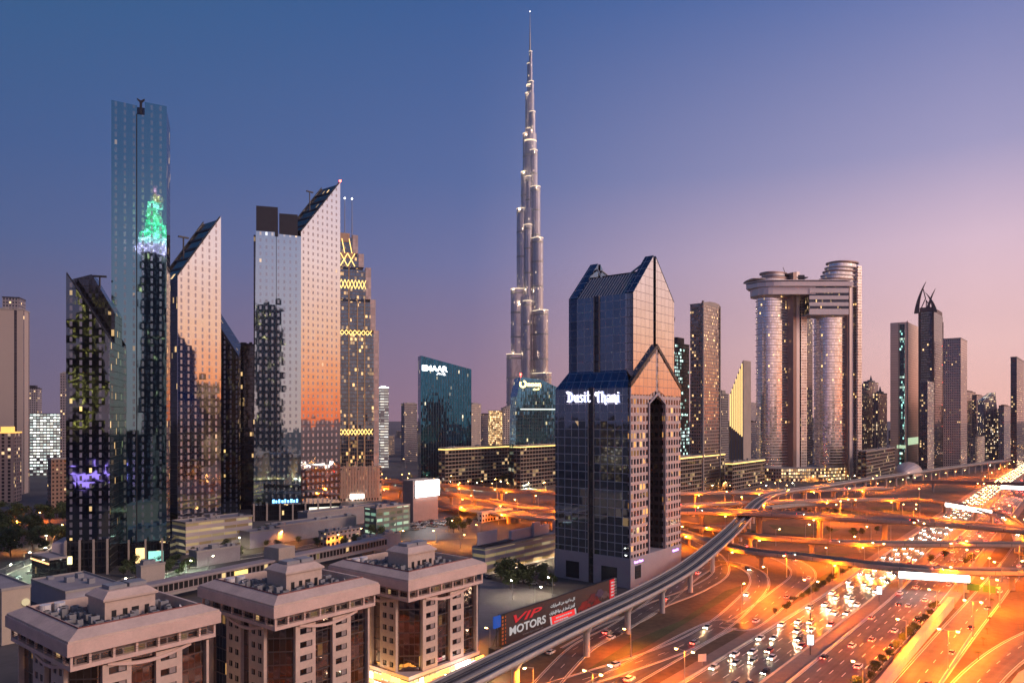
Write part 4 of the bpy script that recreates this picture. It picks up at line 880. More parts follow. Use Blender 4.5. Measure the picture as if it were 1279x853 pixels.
# ================================================================== the other background towers
block('apartment_tower', 'tall beige apartment tower with dark central stripe at the left edge of the view', 'tower', -12, -6, 29, 384, 760, facade('beige_striped', 16, 3.4, .16, .98, F=((.50,.42,.36),0,.7), G=((.07,.06,.07),.6,.2), lit=.01, seed=80, ox=6), M_conc, top=2, ang=FR)
r, a, b_, H = block('apartment_tower', 'dark-topped tower right behind the beige striped tower at the left edge', 'tower', 0, 3, 24, 370, 775, GRYW, M_dark, top=1.5, ang=FR)
block('apartment_tower', 'shorter tower with amber-lit crown in front of the beige tower at the left edge', 'tower', -14, -8, 18, 533, 690, facade('beige_lower', 5, 3.4, .45, .7, F=((.40,.30,.25),0,.7), G=((.07,.06,.07),.6,.2), lit=.12, seed=81), glow('amber_crown', (1,.5,.12), 1.2), top=6, ang=FR, gear=0)
block('grey_tower', 'hazy grey tower right of the beige apartment tower at the left edge', 'tower', 29, 31, 47, 481, 1100, GRYW, M_dark, top=5, ang=FR)
block('construction_block', 'unfinished block covered in white work lights behind the trees at the left', 'building', 34, 37, 74, 516, 1000, facade('worksite', 4, 4, .8, .5, F=((.2,.2,.2),0,.7), G=((.1,.12,.12),.3,.3), lit=.7, cols=((.8,1,.95),(1,.95,.8)), st=2.5, seed=82, clus=.01), M_dark, top=1.5, ang=FR)
block('thin_tower', 'thin tower with a red-lit top just left of the dark slanted tower', 'tower', 73, 75, 84, 464, 950, GRYW, M_conc, top=3, ang=FR)
block('brown_block', 'low brown apartment block between the trees and the dark slanted tower', 'building', 60, 64, 85, 572, 620, facade('brown_block_wall', 3, 3.4, .5, .5, F=((.30,.19,.14),0,.7), G=((.07,.06,.06),.6,.2), lit=.1, seed=83), M_conc, top=1.5)
block('banded_tower', 'slim banded tower with a white-lit top, right of the golden stepped tower', 'tower', 472, 475, 485.5, 482, 1150, facade('banded_lights', 6, 4.2, .95, .4, F=((.35,.33,.32),0,.5), G=((.3,.3,.3),.4,.3), lit=1.2, cols=((.9,.95,.9),(1,.9,.7)), st=1.2, seed=84), glow('white_cap', (1,1,1), 3), top=3, ang=FR, gear=0)
block('grey_tower', 'small grey tower with a lit roofline midway between the golden tower and the teal slab', 'tower', 502, 505, 521, 503, 1300, GRYW, M_conc, top=2)
block('grey_tower', 'beige-grey tower touching the right side of the teal lettered slab', 'tower', 586, 589, 601, 503, 1250, BEI, M_conc, top=3)
block('grey_tower', 'low dark tower between the beige-grey tower and the golden lattice block', 'tower', 600, 602, 612, 516, 1450, GRYW, M_dark, top=3)
block('lattice_block', 'short block wrapped in a glowing golden lattice left of the spire tower', 'building', 610, 612, 627.5, 512, 1050, facade('gold_lattice', 2.2, 2.6, .72, .7, F=((.5,.3,.15),0,.6), G=((.3,.2,.1),0,.5), lit=1.1, cols=((1,.55,.2),(1,.75,.4)), st=2.4, seed=85, clus=.2), M_conc, top=1.5, ang=FR)
block('grey_tower', 'pale tower at the left foot of the spire tower', 'tower', 626, 629, 645, 507, 1180, BEI, M_conc, top=4, ang=FR)
# between the hotel and the rounded towers
r, a, b_, H = block('unfinished_tower', 'dark unfinished tower with green-white work lights and a crane, right behind the hotel tower', 'tower', 840, 843, 861, 420, 820, facade('unfinished', 4, 4, .75, .6, F=((.10,.10,.11),0,.6), G=((.05,.07,.08),.7,.1), lit=.3, cols=((.6,1,.85),(.8,.95,1)), st=1.8, seed=86), M_dark, top=8)
b = MB(); b.tube((2,3,H-6),(2,3,H+12),.5); b.tube((2,3,H+12),(6,3,H+22),.4); b.build('crane', M_steel, r)
r, a, b_, H = block('bronze_tower', 'tall bronze glass tower with curved top between the hotel and the gold-striped tower', 'tower', 862, 878, 899, 378, 800, BRZ, M_conc2, top=1.5)
b = MB(); b.box(-1,1,-1,1,0,H+2); b.box(a-1,a+.8,-1,1,0,H+1); b.build('corner_pier', M_conc, r)
b = MB(); n = 8; P = [(0,H-1.4)]+[(a*i/n, H-1.4+5*sin(pi*i/n*.6+.3)) for i in range(n+1)]+[(a,H-1.4)]; b.xz(P, 0, 2, 0); b.build('curved_cap', M_conc2, r)
D = 900; loc, a, b_ = corner(928, D, 911, 937); r = thing('striped_tower', 'slim tower with sloping gold-lit vertical stripes left of the rounded twin towers', 'tower', loc, GA)
zA, zB = zat(450, D), zat(494, D+10)
b = MB(); b.yz([(0,0),(b_,0),(b_,zB),(0,zA)], 0, a, 0); b.build('facade', facade('gold_striped', 3.6, 3.6, .34, .97, F=((.22,.20,.21),.2,.5), G=((.3,.2,.1),0,.5), lit=0, seed=87), r)
b = MB()
for i in range(7):
    y = b_*(i+.5)/7; zt = zA+(zB-zA)*y/b_; b.box(-.5,-.05,y-.5,y+.5,zat(545,D)+i*2,zt-1)
b.build('gold_stripe', glow('gold_stripe_light', (1,.66,.25), 1.5), r)
b = MB(); b.box(-.6,a+.5,-.8,-.1,0,zA); b.build('pale_edge', M_conc2, r)
block('grey_tower', 'slim pointed tower squeezed between the bronze tower and the gold-striped tower', 'tower', 899, 901, 910, 487, 1050, GRYW, M_conc, top=6)
block('grey_tower', 'dark tower seen through the gap between the rounded twin towers', 'tower', 1003, 1006, 1015, 395, 1080, DRK, M_dark, top=3)
block('grey_tower', 'low hazy tower seen right of the gold-striped tower', 'tower', 936, 938, 948, 526, 1300, GRYW, M_dark, top=2)
for i, (xl, xc, xr, yt, D, lb) in enumerate(((1072,1075,1086,478,1150,'left tower of the pale apartment cluster right of the twin towers'),(1081,1085,1097,468,1200,'pointed middle tower of the pale apartment cluster'),(1094,1097,1108,482,1170,'right tower of the pale apartment cluster'))):
    r, a, b_, H = block('cluster_tower', lb, 'tower', xl, xc, xr, yt+6, D, facade('cluster_wall_%d' % i, 4.5, 3.4, .42, .8, F=((.34,.29,.31),0,.7), G=((.10,.10,.12),.8,.1), lit=.12, st=1.6, seed=88+i), M_conc, top=4)
    b = MB(); b.tube((a/2,b_/2,H-3),(a/2,b_/2,H+8),3,.3,8); b.build('pinnacle', M_conc, r)
# beige tower with dark stripe
D = 1110; loc, a, b_ = corner(1133, D, 1112, 1151); r = thing('striped_tower', 'beige tower with a dark teal glass stripe down its corner, left of the horned tower', 'tower', loc, GA); H = zat(402, D)
b = MB(); b.prism([(0,0),(a,0),(a,b_),(0,b_)], 0, H); b.build('facade', facade('beige_blind', 12, 3.6, .985, .9, F=((.40,.31,.27),.2,.5), G=((.78,.64,.56),.7,.28), lit=0, seed=90, var=.04), r)
b = MB(); b.box(-.5,-.02,b_*.14,b_*.44,0,H-3); b.build('glass_stripe', facade('stripe_glass', 2, 3.8, .9, .8, F=((.05,.07,.08),.3,.4), G=((.07,.14,.17),1,.05), lit=.12, band=.1, cols=((.4,1,.9),(1,.8,.5)), st=1.5, seed=91), r)
b = MB(); b.box(-1.1,.5,-1.1,.5,0,H+1); b.box(-1.1,0,b_*.46,b_*.5,0,H-1); b.build('corner_pier', M_conc2, r)
b = MB(); b.box(-.8,-.52,2,b_*.6,zat(560,D),zat(556,D)); b.box(-.2+2,a*.8,-.4,-.05,zat(556,D),zat(547,D)); b.build('lit_display', glow('green_white_display', (.6,.8,.5), .7), r)
# horned tower
D = 1090; loc, a, b_ = corner(1166, D, 1147.5, 1178); r = thing('horned_tower', 'dark tower topped by two curved horns, the tallest of the right-hand group', 'tower', loc, GA); H = zat(389, D)
HRN = facade('horned_skin', 2.0, 3.6, .8, .75, F=((.10,.08,.085),.3,.4), G=((.07,.10,.16),1,.06), lit=.01, seed=92)
b = MB(); b.prism([(0,2),(2,0),(a-2,0),(a,2),(a,b_-2),(a-2,b_),(2,b_),(0,b_-2)], 0, H, along=True); b.build('facade', HRN, r)
b = MB(); b.box(-.5,2.5,-.5,2.5,0,H+1); b.box(a-2,a+.5,-.5,2.5,0,H-8); b.box(-.5,2.0,b_-2.5,b_+.5,0,H+1); b.build('corner_pier', plain('dark_stone', (.13,.085,.08), .5, var=.1), r)
b = MB(); b.box(1,a-1,1,b_-1,H,zat(383,D)); b.build('crown_base', MT['dark_stone'], r)
def horn(y0, side, zt, xo, wd=1.5):
    P = []; n = 10; zb_ = H-1
    for i in range(n+1):
        t = i/n; P.append((y0+side*(t**2.2)*9, zb_+(zt-zb_)*t))
    Q = [(p[0]-side*(6.5*(1-i/n)+.5)*-1*-1, p[1]) for i, p in enumerate(P)]
    b = MB()
    for i in range(n):
        b.yz([P[i],P[i+1],Q[i+1],Q[i]], xo, xo+1.6, 0)
    return b
horn(b_*.98, -1, zat(351,D), 1).build('horn', MT['dark_stone'], r); horn(b_*.98, -1, zat(351,D), a-3).build('horn', MT['dark_stone'], r)
horn(b_*.12, 1, zat(364,D), 1).build('horn', MT['dark_stone'], r)
b = MB(); ym = b_*.5
for (ya, za), (yb, zb_) in (((b_*.9,H+4),(b_*.55,zat(372,D))),((b_*.2,H+4),(b_*.5,zat(374,D))),((b_*.55,zat(372,D)),(b_*.7,zat(360,D))),((b_*.5,H),(b_*.5,zat(374,D)))): b.tube((1.6,ya,za),(1.6,yb,zb_),.7)
b.build('crown_strut', MT['dark_stone'], r)
b = MB()
for i, zz in enumerate((430,455,478,508,536)): b.ball((a+.5,-.6,zat(zz-3,D)),.8)
b.build('beacon', MT['red_beacon'], r)
b = MB(); b.tube((a+4,2,0),(a+4,2,zat(405,D)),1.6,.6,8); b.build('side_mast', M_conc, r)
block('slim_tower', 'slim pale-fronted tower standing in front of the horned tower', 'tower', 1149, 1158, 1166, 475, 1050, DRK, M_conc, top=2, mat2=facade('pale_slim', 2.5, 3.6, .55, .5, F=((.45,.38,.36),0,.5), G=((.5,.42,.4),.6,.1), lit=.25, st=1.5, seed=93))
block('gridded_tower', 'gridded beige-grey tower with flat top right of the horned tower', 'tower', 1178, 1200, 1208, 421, 1080, GRID, M_conc, top=2)
for xl, xc, xr, yt, D, m_, lb in ((1205,1208,1219,487,1500,DRK,'dark tower with blue-white light behind the gridded tower'),(1216,1220,1233,492,1450,DRK,'dark rounded tower left of the tapering lit tower'),(1231,1233,1236,500,1600,GRYW,'thin tower far beyond the highway near the tapering tower'),
        (1251,1254,1267,505,1350,GRYW,'hazy plain tower left of the tower at the right edge'),(1265,1270,1292,444,1150,DRK,'dark tower with bright window rows at the right edge of the view'),(1213,1218,1250,544,1250,BEI,'low pale block with lit base beyond the gridded tower')):
    block('far_tower', lb, 'tower', xl, xc, xr, yt, D, m_, M_dark, top=3)
D = 1400; r = thing('tapering_tower', 'tower with a slanting tapered side and lit upper windows beyond the gridded tower', 'tower', (px(1229,D), D, 0)); w_ = px(1252,D)-px(1229,D)
b = MB(); b.xz([(0,0),(w_,0),(w_*.62,zat(490,D)),(0,zat(500,D))], 0, 20, 0); b.build('facade', facade('taper_wall', 3, 3.8, .6, .6, F=((.25,.21,.22),0,.5), G=((.12,.12,.15),.8,.1), lit=.35, st=1.8, seed=94), r)
# ================================================================== three beige foreground buildings
BG = plain('beige_render', (.62,.48,.40), .75, var=.17, scale=.12)
BG2 = plain('beige_trim', (.68,.50,.43), .75, var=.13, scale=.2)
CORE = facade('bronze_bay_glass', 1.5, 3.35, .93, .90, F=((.10,.08,.08),.3,.4), G=((.26,.20,.19),1,.05), tilt=.02, wave=.02, lit=.05, cols=((1,.5,.15),(1,.75,.4)), st=.5, seed=101, oz=-.85, var=.4)
TERR = facade('terrace_glass', 2.4, 3.0, .86, .8, F=((.32,.26,.24),0,.5), G=((.10,.09,.10),.8,.08), tilt=.02, lit=.16, cols=((1,.6,.25),(1,.8,.5)), st=.35, seed=102, oz=-.1)
ROOFD = plain('dark_roof_membrane', (.055,.05,.055), .8, var=.5, scale=.5)
M_ac = plain('air_conditioner_metal', (.30,.31,.33), .5, .3, var=.15)
M_blind = plain('window_blind', (.30,.25,.24), .7, var=.2, scale=2)
L1, L2 = 33.5, 36.0; FLH = 3.45; Z1 = 6.45; ZP = Z1+6*FLH
def gridwall(b, n_axis, c, dirv, x0, x1, z0, z1, ops, depth=.45, m=0):
    """Wall in plane with openings (x0,x1,z0,z1) and their reveals; n_axis 'y' wall faces -y, 'x' wall faces -x."""
    xs = sorted({x0, x1}|{v for o in ops for v in o[:2]}); zs = sorted({z0, z1}|{v for o in ops for v in o[2:]})
    def P(u, z, d=0): return (u, c+d, z) if n_axis == 'y' else (c+d, u, z)
    for i in range(len(xs)-1):
        for j in range(len(zs)-1):
            mx, mz = (xs[i]+xs[i+1])/2, (zs[j]+zs[j+1])/2
            if any(o[0] < mx < o[1] and o[2] < mz < o[3] for o in ops): continue
            b.poly([P(xs[i],zs[j]),P(xs[i+1],zs[j]),P(xs[i+1],zs[j+1]),P(xs[i],zs[j+1])], m)
    for o in ops:
        for (ua,za),(ub,zb) in (((o[0],o[2]),(o[1],o[2])),((o[1],o[2]),(o[1],o[3])),((o[1],o[3]),(o[0],o[3])),((o[0],o[3]),(o[0],o[2]))):
            b.poly([P(ua,za),P(ub,zb),P(ub,zb,depth),P(ua,za,depth)], m)
def winmesh(w, h, axis):
    b = MB()
    def bx(a0,a1,d0,d1,z0,z1,m):
        if axis == 'y': b.box(a0,a1,d0,d1,z0,z1,m)
        else: b.box(d0,d1,a0,a1,z0,z1,m)
    bx(0,w,.30,.42,0,h,1)
    for a0,a1,z0,z1 in ((0,w,0,.09),(0,w,h-.09,h),(0,.09,0,h),(w-.09,w,0,h),(w*.52,w*.52+.09,0,h)): bx(a0,a1,.18,.299,z0,z1,0)
    bx(w*.58,w-.1,.27,.295,.12,h*.9,2)
    return b.mesh('window', [M_dark, facade('small_window_glass', 50, 50, 2, 2, G=((.10,.09,.10),.9,.05), lit=0, tilt=.02, seed=103), M_blind])
WMESH = {}
def beige_building(loc, label):
    r = thing('office_building', label, 'building', loc, GA, 'beige office buildings in the foreground'); I = 2.0
    b = MB(); c = 4.0; e = I+1.0
    b.prism([(e+c,e),(L1-e,e),(L1-e,L2-e),(e,L2-e),(e,e+c)], Z1, ZP+.62, 0); b.build('bay_glass', CORE, r)
    # piers with real window openings
    def pier_y(x0, x1, wins):
        b = MB(); ops = []
        for f in range(6):
            for w0, w1 in wins: ops.append((x0+w0, x0+w1, Z1+f*FLH+1.1, Z1+f*FLH+2.65))
        gridwall(b, 'y', I, None, x0, x1, Z1, ZP, ops); b.poly([(x0,I,Z1),(x0,I+1.0,Z1),(x0,I+1.0,ZP),(x0,I,ZP)]); b.poly([(x1,I+1.0,Z1),(x1,I,Z1),(x1,I,ZP),(x1,I+1.0,ZP)]); b.poly([(x0,I,ZP),(x1,I,ZP),(x1,I+1,ZP),(x0,I+1,ZP)])
        b.build('wall_pier', BG, r)
        for o in ops:
            k = ('y', round(o[1]-o[0],2)); 
            if k not in WMESH: WMESH[k] = winmesh(o[1]-o[0], 1.55, 'y')
            add(WMESH[k], 'window', r, (o[0], I, o[2]))
    def pier_x(y0, y1, wins):
        b = MB(); ops = []
        for f in range(6):
            for w0, w1 in wins: ops.append((y0+w0, y0+w1, Z1+f*FLH+1.1, Z1+f*FLH+2.65))
        gridwall(b, 'x', I, None, y0, y1, Z1, ZP, ops); b.poly([(I,y0,Z1),(I+1,y0,Z1),(I+1,y0,ZP),(I,y0,ZP)]); b.poly([(I,y1,Z1),(I+1,y1,Z1),(I+1,y1,ZP),(I,y1,ZP)]); b.poly([(I,y0,ZP),(I,y1,ZP),(I+1,y1,ZP),(I+1,y0,ZP)])
        b.build('wall_pier', BG, r)
        for o in ops:
            k = ('x', round(o[1]-o[0],2))
            if k not in WMESH: WMESH[k] = winmesh(o[1]-o[0], 1.55, 'x')
            add(WMESH[k], 'window', r, (I, o[0], o[2]))
    pier_y(7.6, 13.6, [(1.3,5.0)]); pier_y(19.0, 25.0, [(1.0,4.7)])
    pier_x(7.4, 14.2, [(1.0,2.7),(3.9,5.6)]); pier_x(18.0, 24.8, [(1.0,2.7),(3.9,5.6)])
    b = MB(); b.box(L1-I-.6, L1-I, I, L2-I, Z1, ZP, 0); b.box(I, L1-I, L2-I-.6, L2-I, Z1, ZP, 0); b.build('rear_wall', BG, r)
    for z in [Z1+FLH*i for i in range(1,7)]: pass
    # curved spandrels under the recessed storey
    def arc(u0, u1, zt, dip, th):
        n = 14; top = [(u0+(u1-u0)*i/n, zt-dip*sin(pi*i/n)) for i in range(n+1)]; return top, [(u, z-th) for u, z in top]
    b = MB()
    for u0, u1 in ((8.5, 27.0),):
        top, bot = arc(u0, u1, ZP+.55, 1.5, .7)
        for i in range(len(top)-1): b.xz([bot[i],bot[i+1],top[i+1],top[i]], I-.35, I+.4)
    b.build('curved_spandrel', BG2, r)
    b = MB(); top, bot = arc(7.5, 25, ZP+.55, 1.5, .7)
    for i in range(len(top)-1): b.yz([bot[i],bot[i+1],top[i+1],top[i]], I-.35, I+.4)
    b.build('curved_spandrel', BG2, r)
    z = ZP+.6
    b = MB(); b.box(.9,L1-.9,.9,L2-.9,z,z+.9); b.build('floor_slab', BG2, r)
    b = MB(); b.box(2.2,L1-2.2,2.2,L2-2.2,z+.9,z+3.3); b.build('terrace_glass', TERR, r)
    for i in range(1,7):
        x = L1*i/7; b = MB(); b.box(x-.25,x+.25,1.0,1.5,z+.9,z+3.3); b.build('column', BG2, r); y = L2*i/7; b = MB(); b.box(1.0,1.5,y-.25,y+.25,z+.9,z+3.3); b.build('column', BG2, r)
    b = MB(); b.box(.9,1.4,.9,1.4,z+.9,z+3.3); b.box(L1-1.4,L1-.9,.9,1.4,z+.9,z+3.3); b.box(.9,1.4,L2-1.4,L2-.9,z+.9,z+3.3); b.build('corner_post', BG2, r)
    b = MB()
    for h_ in (.5, .9): b.box(.95,L1-.95,.95,1.03,z+1.1+h_,z+1.16+h_); b.box(.95,1.03,.95,L2-.95,z+1.1+h_,z+1.16+h_)
    b.build('railing', M_dark, r)
    E = z+3.3; T = E+2.6; K = T+2.0
    b = MB(); b.box(0,L1,0,L2,E,T-1.5)
    for q in ((0,L1,0,1),(0,L1,L2-1,L2),(0,1,1,L2-1),(L1-1,L1,1,L2-1)): b.box(*q,T-1.5,T)
    b.build('fascia', BG2, r)
    b = MB(); o = .25; i1 = 3.3; i2 = 3.9
    A = [(o,o),(L1-o,o),(L1-o,L2-o),(o,L2-o)]; B = [(i1,i1),(L1-i1,i1),(L1-i1,L2-i1),(i1,L2-i1)]; Cc = [(i2,i2),(L1-i2,i2),(L1-i2,L2-i2),(i2,L2-i2)]
    for i in range(4):
        j = (i+1) % 4
        b.poly([A[i]+(T,),A[j]+(T,),A[j]+(T+.5,),A[i]+(T+.5,)]); b.poly([A[i]+(T+.5,),A[j]+(T+.5,),B[j]+(K,),B[i]+(K,)]); b.poly([B[i]+(K,),B[j]+(K,),Cc[j]+(K,),Cc[i]+(K,)]); b.poly([Cc[i]+(K,),Cc[j]+(K,),Cc[j]+(T-1.5,),Cc[i]+(T-1.5,)])
    b.build('mansard_parapet', BG, r)
    b = MB()
    for i in range(1, 12):
        x = i1+(L1-2*i1)*i/12; b.box(x-.03,x+.03,i1-.06,i1+.6,K,K+.04)
    b.box(i2,L1-i2,i2,L2-i2,T-1.49,T-.5); b.build('roof', ROOFD, r)
    zr = T-.5
    b = MB(); b.box(i1+.1,L1-i1-.1,i1-.05,i1+.1,K,K+.25); b.box(i1-.05,i1+.1,i1-.05,L2-i1,K,K+.25); b.build('red_coping', plain('coping', (.22,.08,.07), .7), r)
    # rooftop room with chamfered top, ducts and air conditioners
    x0,x1,y0,y1 = 13,24.5,14,23; h = 4.6
    b = MB(); b.box(x0,x1,y0,y1,zr,zr+h); A = [(x0-.5,y0-.5),(x1+.5,y0-.5),(x1+.5,y1+.5),(x0-.5,y1+.5)]; B = [(x0+1.2,y0+1.2),(x1-1.2,y0+1.2),(x1-1.2,y1-1.2),(x0+1.2,y1-1.2)]
    for i in range(4): j = (i+1)%4; b.poly([A[i]+(zr+h,),A[j]+(zr+h,),A[j]+(zr+h+.5,),A[i]+(zr+h+.5,)]); b.poly([A[i]+(zr+h+.5,),A[j]+(zr+h+.5,),B[j]+(zr+h+1.9,),B[i]+(zr+h+1.9,)])
    b.poly([p+(zr+h+1.9,) for p in B]); b.poly([p+(zr+h,) for p in A]); rr = b.build('roof_room', BG, r)
    for (dx, dw) in ((1.5,1),(4,1),(6,1.6),(9,1)): b = MB(); b.box(x0+dx,x0+dx+dw,y0-.12,y0-.01,zr+.2,zr+2.3); b.build('door', M_dark, rr)
    for s in (0, 1):
        b = MB(); b.box(x0+2+s*4.6,x0+6+s*4.6,y0+2.5,y1-2.5,zr+h+1.95,zr+h+2.8); b.build('roof_duct', M_ac, r)
    R = random.Random(int(5)); spots = []
    while len(spots) < 46:
        x, y = R.uniform(5,L1-7), R.uniform(5,L2-7)
        if x0-2.2 < x < x1+1 and y0-2.2 < y < y1+1: continue
        if all(abs(x-p) > 2.1 or abs(y-q) > 2.0 for p, q in spots): spots.append((x, y))
    for x, y in spots:
        b = MB(); w, d, h_ = R.uniform(1,2.0), R.uniform(.9,1.7), R.uniform(.9,1.9); b.box(x,x+w,y,y+d,zr+.25,zr+.25+h_); b.box(x+.1,x+w-.1,y+.1,y+d-.1,zr,zr+.25); b.tube((x+w/2,y+d/2,zr+.25+h_),(x+w/2,y+d/2,zr+.35+h_),min(w,d)*.38,n=8,m=1); b.build('air_conditioner', [M_ac, M_dark], r)
    for x, y in ((27.5,8),(8,27),(28,26)): b = MB(); b.tube((x,y,zr),(x,y,zr+1.2),.08,n=5); b.tube((x,y,zr+1.2),(x+.25,y-.2,zr+1.35),.1,.85,n=12); b.build('satellite_dish', M_white, r)
    for x in (6.5, 9.6): b = MB(); b.tube((x,30.5,zr+.3),(x,30.5,zr+2.6),1.2,n=14); b.build('water_tank', M_white, r)
    for i in range(5):
        b = MB(); y = 8+i*1.1; b.tube((5.5,y,zr+.4),(11.5,y,zr+.4),.16,n=5); b.build('pipe', M_dark, r)
    # base
    b = MB(); b.box(I-.4,L1-I+.4,I-.4,L2-I+.4,Z1-1.0,Z1); b.build('base_band', BG2, r)
    b = MB(); b.box(I+.6,L1-I-.6,I+.6,L2-I-.6,0,Z1-1.0); b.build('shop_front', facade('shop_glow', 2.2, 5.0, .8, .8, F=((.15,.12,.1),0,.5), G=((.3,.25,.2),0,.4), lit=1.6, cols=((1,.6,.2),(1,.85,.6)), st=2.0, seed=104), r)
    return r
cA, cB, cC = corner(84,151,4,279)[0], corner(342,180,248,471)[0], corner(510,208,415,605)[0]
rc = beige_building(cC, 'beige office building with mansard roof and glowing shop fronts, beside the bare plot')
tr_ = gather(rc)
dup(rc, cB, GA, 'middle one of the three beige mansard-roofed office buildings', tree=tr_)
dup(rc, cA, GA, 'beige mansard-roofed office building nearest the lower left corner', tree=tr_)
# bright shop signs around the lit base
SG = [glow('shop_yellow', (1,.62,.12), 3.2), glow('shop_white', (1,.93,.8), 4), glow('shop_amber', (1,.45,.08), 3), glow('shop_pink', (1,.35,.4), 3)]
sh = thing('shop_sign_row', 'glowing yellow and white shop signs round the foot of a beige office building', 'shop signs', cC, GA); R = random.Random(3)
x = -1.0
while x < L1-3:
    w = R.uniform(2.2,4.2); z = R.uniform(4.3,5.2); b = MB(); b.box(x,x+w-.3,-1.2,-.8,z,z+R.uniform(.8,1.5)); b.build('sign_panel', R.choice(SG[:3] if x < 18 else SG), sh)
    b = MB(); b.box(x,x+w-.3,-.6,-.4,.4,3.9); b.build('shop_window', R.choice(SG[:3]), sh); x += w
y = -1
while y < L2-3:
    w = R.uniform(2.2,4.2); z = R.uniform(4.3,5.2); b = MB(); b.box(-1.2,-.8,y,y+w-.3,z,z+R.uniform(.8,1.5)); b.build('sign_panel', R.choice(SG[:3]), sh)
    b = MB(); b.box(-.6,-.4,y,y+w-.3,.4,3.9); b.build('shop_window', R.choice(SG[:3]), sh); y += w
b = MB(); b.box(-1.6,L1,-1.6,-.3,3.95,4.25); b.box(-1.6,-.3,-.29,L2,3.95,4.25); b.build('canopy', BG2, sh)
def plight(p, power, kind='w', parent=None):
    l = bpy.data.objects.new('lamp_light', lampdata(kind, power)); COL.objects.link(l); l.location = p; l.parent = parent; return l
for (x, y, k, pw) in ((-4,-4,'y',5000),(12,-4,'y',4500),(26,-4,'w',4500),(-4,14,'y',4500),(-4,28,'w',3500)): plight((x,y,5), pw, k, sh)
# ================================================================== the long car-dealer billboard
SHP = {'ا':(0xFE8D,1),'أ':(0xFE83,1),'إ':(0xFE87,1),'ب':(0xFE8F,3),'ة':(0xFE93,1),'ت':(0xFE95,3),'د':(0xFEA9,1),'ر':(0xFEAD,1),'س':(0xFEB1,3),'ع':(0xFEC9,3),'ف':(0xFED1,3),'ك':(0xFED9,3),'ل':(0xFEDD,3),'م':(0xFEE1,3),'ن':(0xFEE5,3),'و':(0xFEED,1),'ي':(0xFEF1,3),'ض':(0xFEBD,3)}
def arab(t):
    o = []
    for w in t.split(' '):
        s = ''
        for i, c in enumerate(w):
            b0, f = SHP[c]; pj = i > 0 and SHP[w[i-1]][1] == 3; nj = i < len(w)-1 and f == 3
            s += chr(b0+(0 if not pj and not nj else 1 if pj and not nj else 2 if nj and not pj else 3))
        o.append(s[::-1])
    return ' '.join(o[::-1])
Lb = 74.8; r = thing('billboard', 'very long dark brown billboard with big red and white letters behind the metro viaduct', 'billboard', (-3.9,252,0), GA)
b = MB(); b.box(0,Lb,0,.8,2.2,12.8); b.build('panel', plain('billboard_brown', (.070,.045,.042), .5, var=.15, scale=.06), r)
b = MB()
for i in range(16): x = Lb*(i+.3)/16; b.tube((x,1.5,0),(x,1.5,12.4),.18,n=5); b.tube((x,5,0),(x,1.2,10),.12,n=4)
b.build('support_frame', M_dark, r)
b = MB(); b.box(-.2,Lb+.2,-.25,1,12.8,13.0); b.box(-.2,Lb+.2,-.25,1,2.0,2.2); b.build('frame_edge', M_dark, r)
RED = glow('billboard_red', (.75,.03,.04), .45); WHT = glow('billboard_white', (.85,.85,.85), .30)
lettering('red_lettering', 'VIP', RED, r, (6.9,-.1,8.6), (1,0,0), (0,0,1), 3.9, .1, fit=16.5, bold=.04, shear=.3)
lettering('white_lettering', 'MOTORS', WHT, r, (4.7,-.1,4.9), (1,0,0), (0,0,1), 3.9, .1, fit=21, bold=.1)
lettering('small_lettering', 'www.vipmotors.ae', plain('billboard_grey', (.25,.24,.24), .6), r, (12,-.1,3.3), (1,0,0), (0,0,1), 1.1, .1, fit=12)
lettering('arabic_lettering', arab('كل ما تريد من السيارات'), WHT, r, (28.7,-.1,9.6), (1,0,0), (0,0,1), 2.6, .1, fit=16, fnt=NAR, bold=.03)
lettering('arabic_lettering', arab('أفضل أسعار في دولة الإمارات'), WHT, r, (28.0,-.1,7.0), (1,0,0), (0,0,1), 2.6, .1, fit=16.6, fnt=NAR, bold=.03)
b = MB(); b.xz([(29,3.0),(45.5,3.0),(44.8,6.1),(28.3,6.1)], -.14, -.02); b.build('red_banner', glow('banner_red', (.85,.03,.03), .8), r)
b = MB(); b.xz([(28.9,2.8),(29.8,2.8),(29.0,6.3),(28.1,6.3)], -.2, -.15); b.xz([(45,2.8),(45.9,2.8),(45.1,6.3),(44.2,6.3)], -.2, -.15); b.build('banner_stripe', WHT, r)
b = MB()
for zz, xa, xb in ((4.9,32,42.5),(3.7,31,40)):
    x = xa
    while x < xb: w = .4+.9*random.random(); b.box(x,x+w,-.22,-.16,zz,zz+.5); x += w+.35
b.build('banner_lettering', WHT, r)
def carpic(x, z, s, mat):
    P = [(0,0),(.05,.35),(.22,.42),(.34,.68),(.66,.70),(.8,.44),(.97,.36),(1,0),(.88,0),(.83,.16),(.74,.16),(.69,0),(.31,0),(.26,.16),(.17,.16),(.12,0)]
    b = MB(); b.xz([(x+p*s, z+q*s*.55) for p, q in P], -.12, -.02); b.build('printed_car', mat, r)
carpic(46.5,4.0,9.5,plain('print_red', (.30,.03,.03), .5)); carpic(53,6.2,8.5,plain('print_dark_red', (.16,.025,.03), .5)); carpic(58.5,7.2,8,plain('print_violet', (.09,.07,.13), .5)); carpic(63,6.0,7,plain('print_grey', (.14,.11,.12), .5)); carpic(56,3.6,8,MT['print_red'])
b = MB(); b.box(Lb-4.6,Lb-1.4,-.3,-.02,5.0,12.7); b.build('red_end_panel', glow('end_red', (.8,.02,.03), .5), r)
b = MB()
for i in range(5): b.box(Lb-4.0,Lb-2.0,-.38,-.31,6+i*1.3,6.6+i*1.3)
b.build('white_mark', WHT, r)
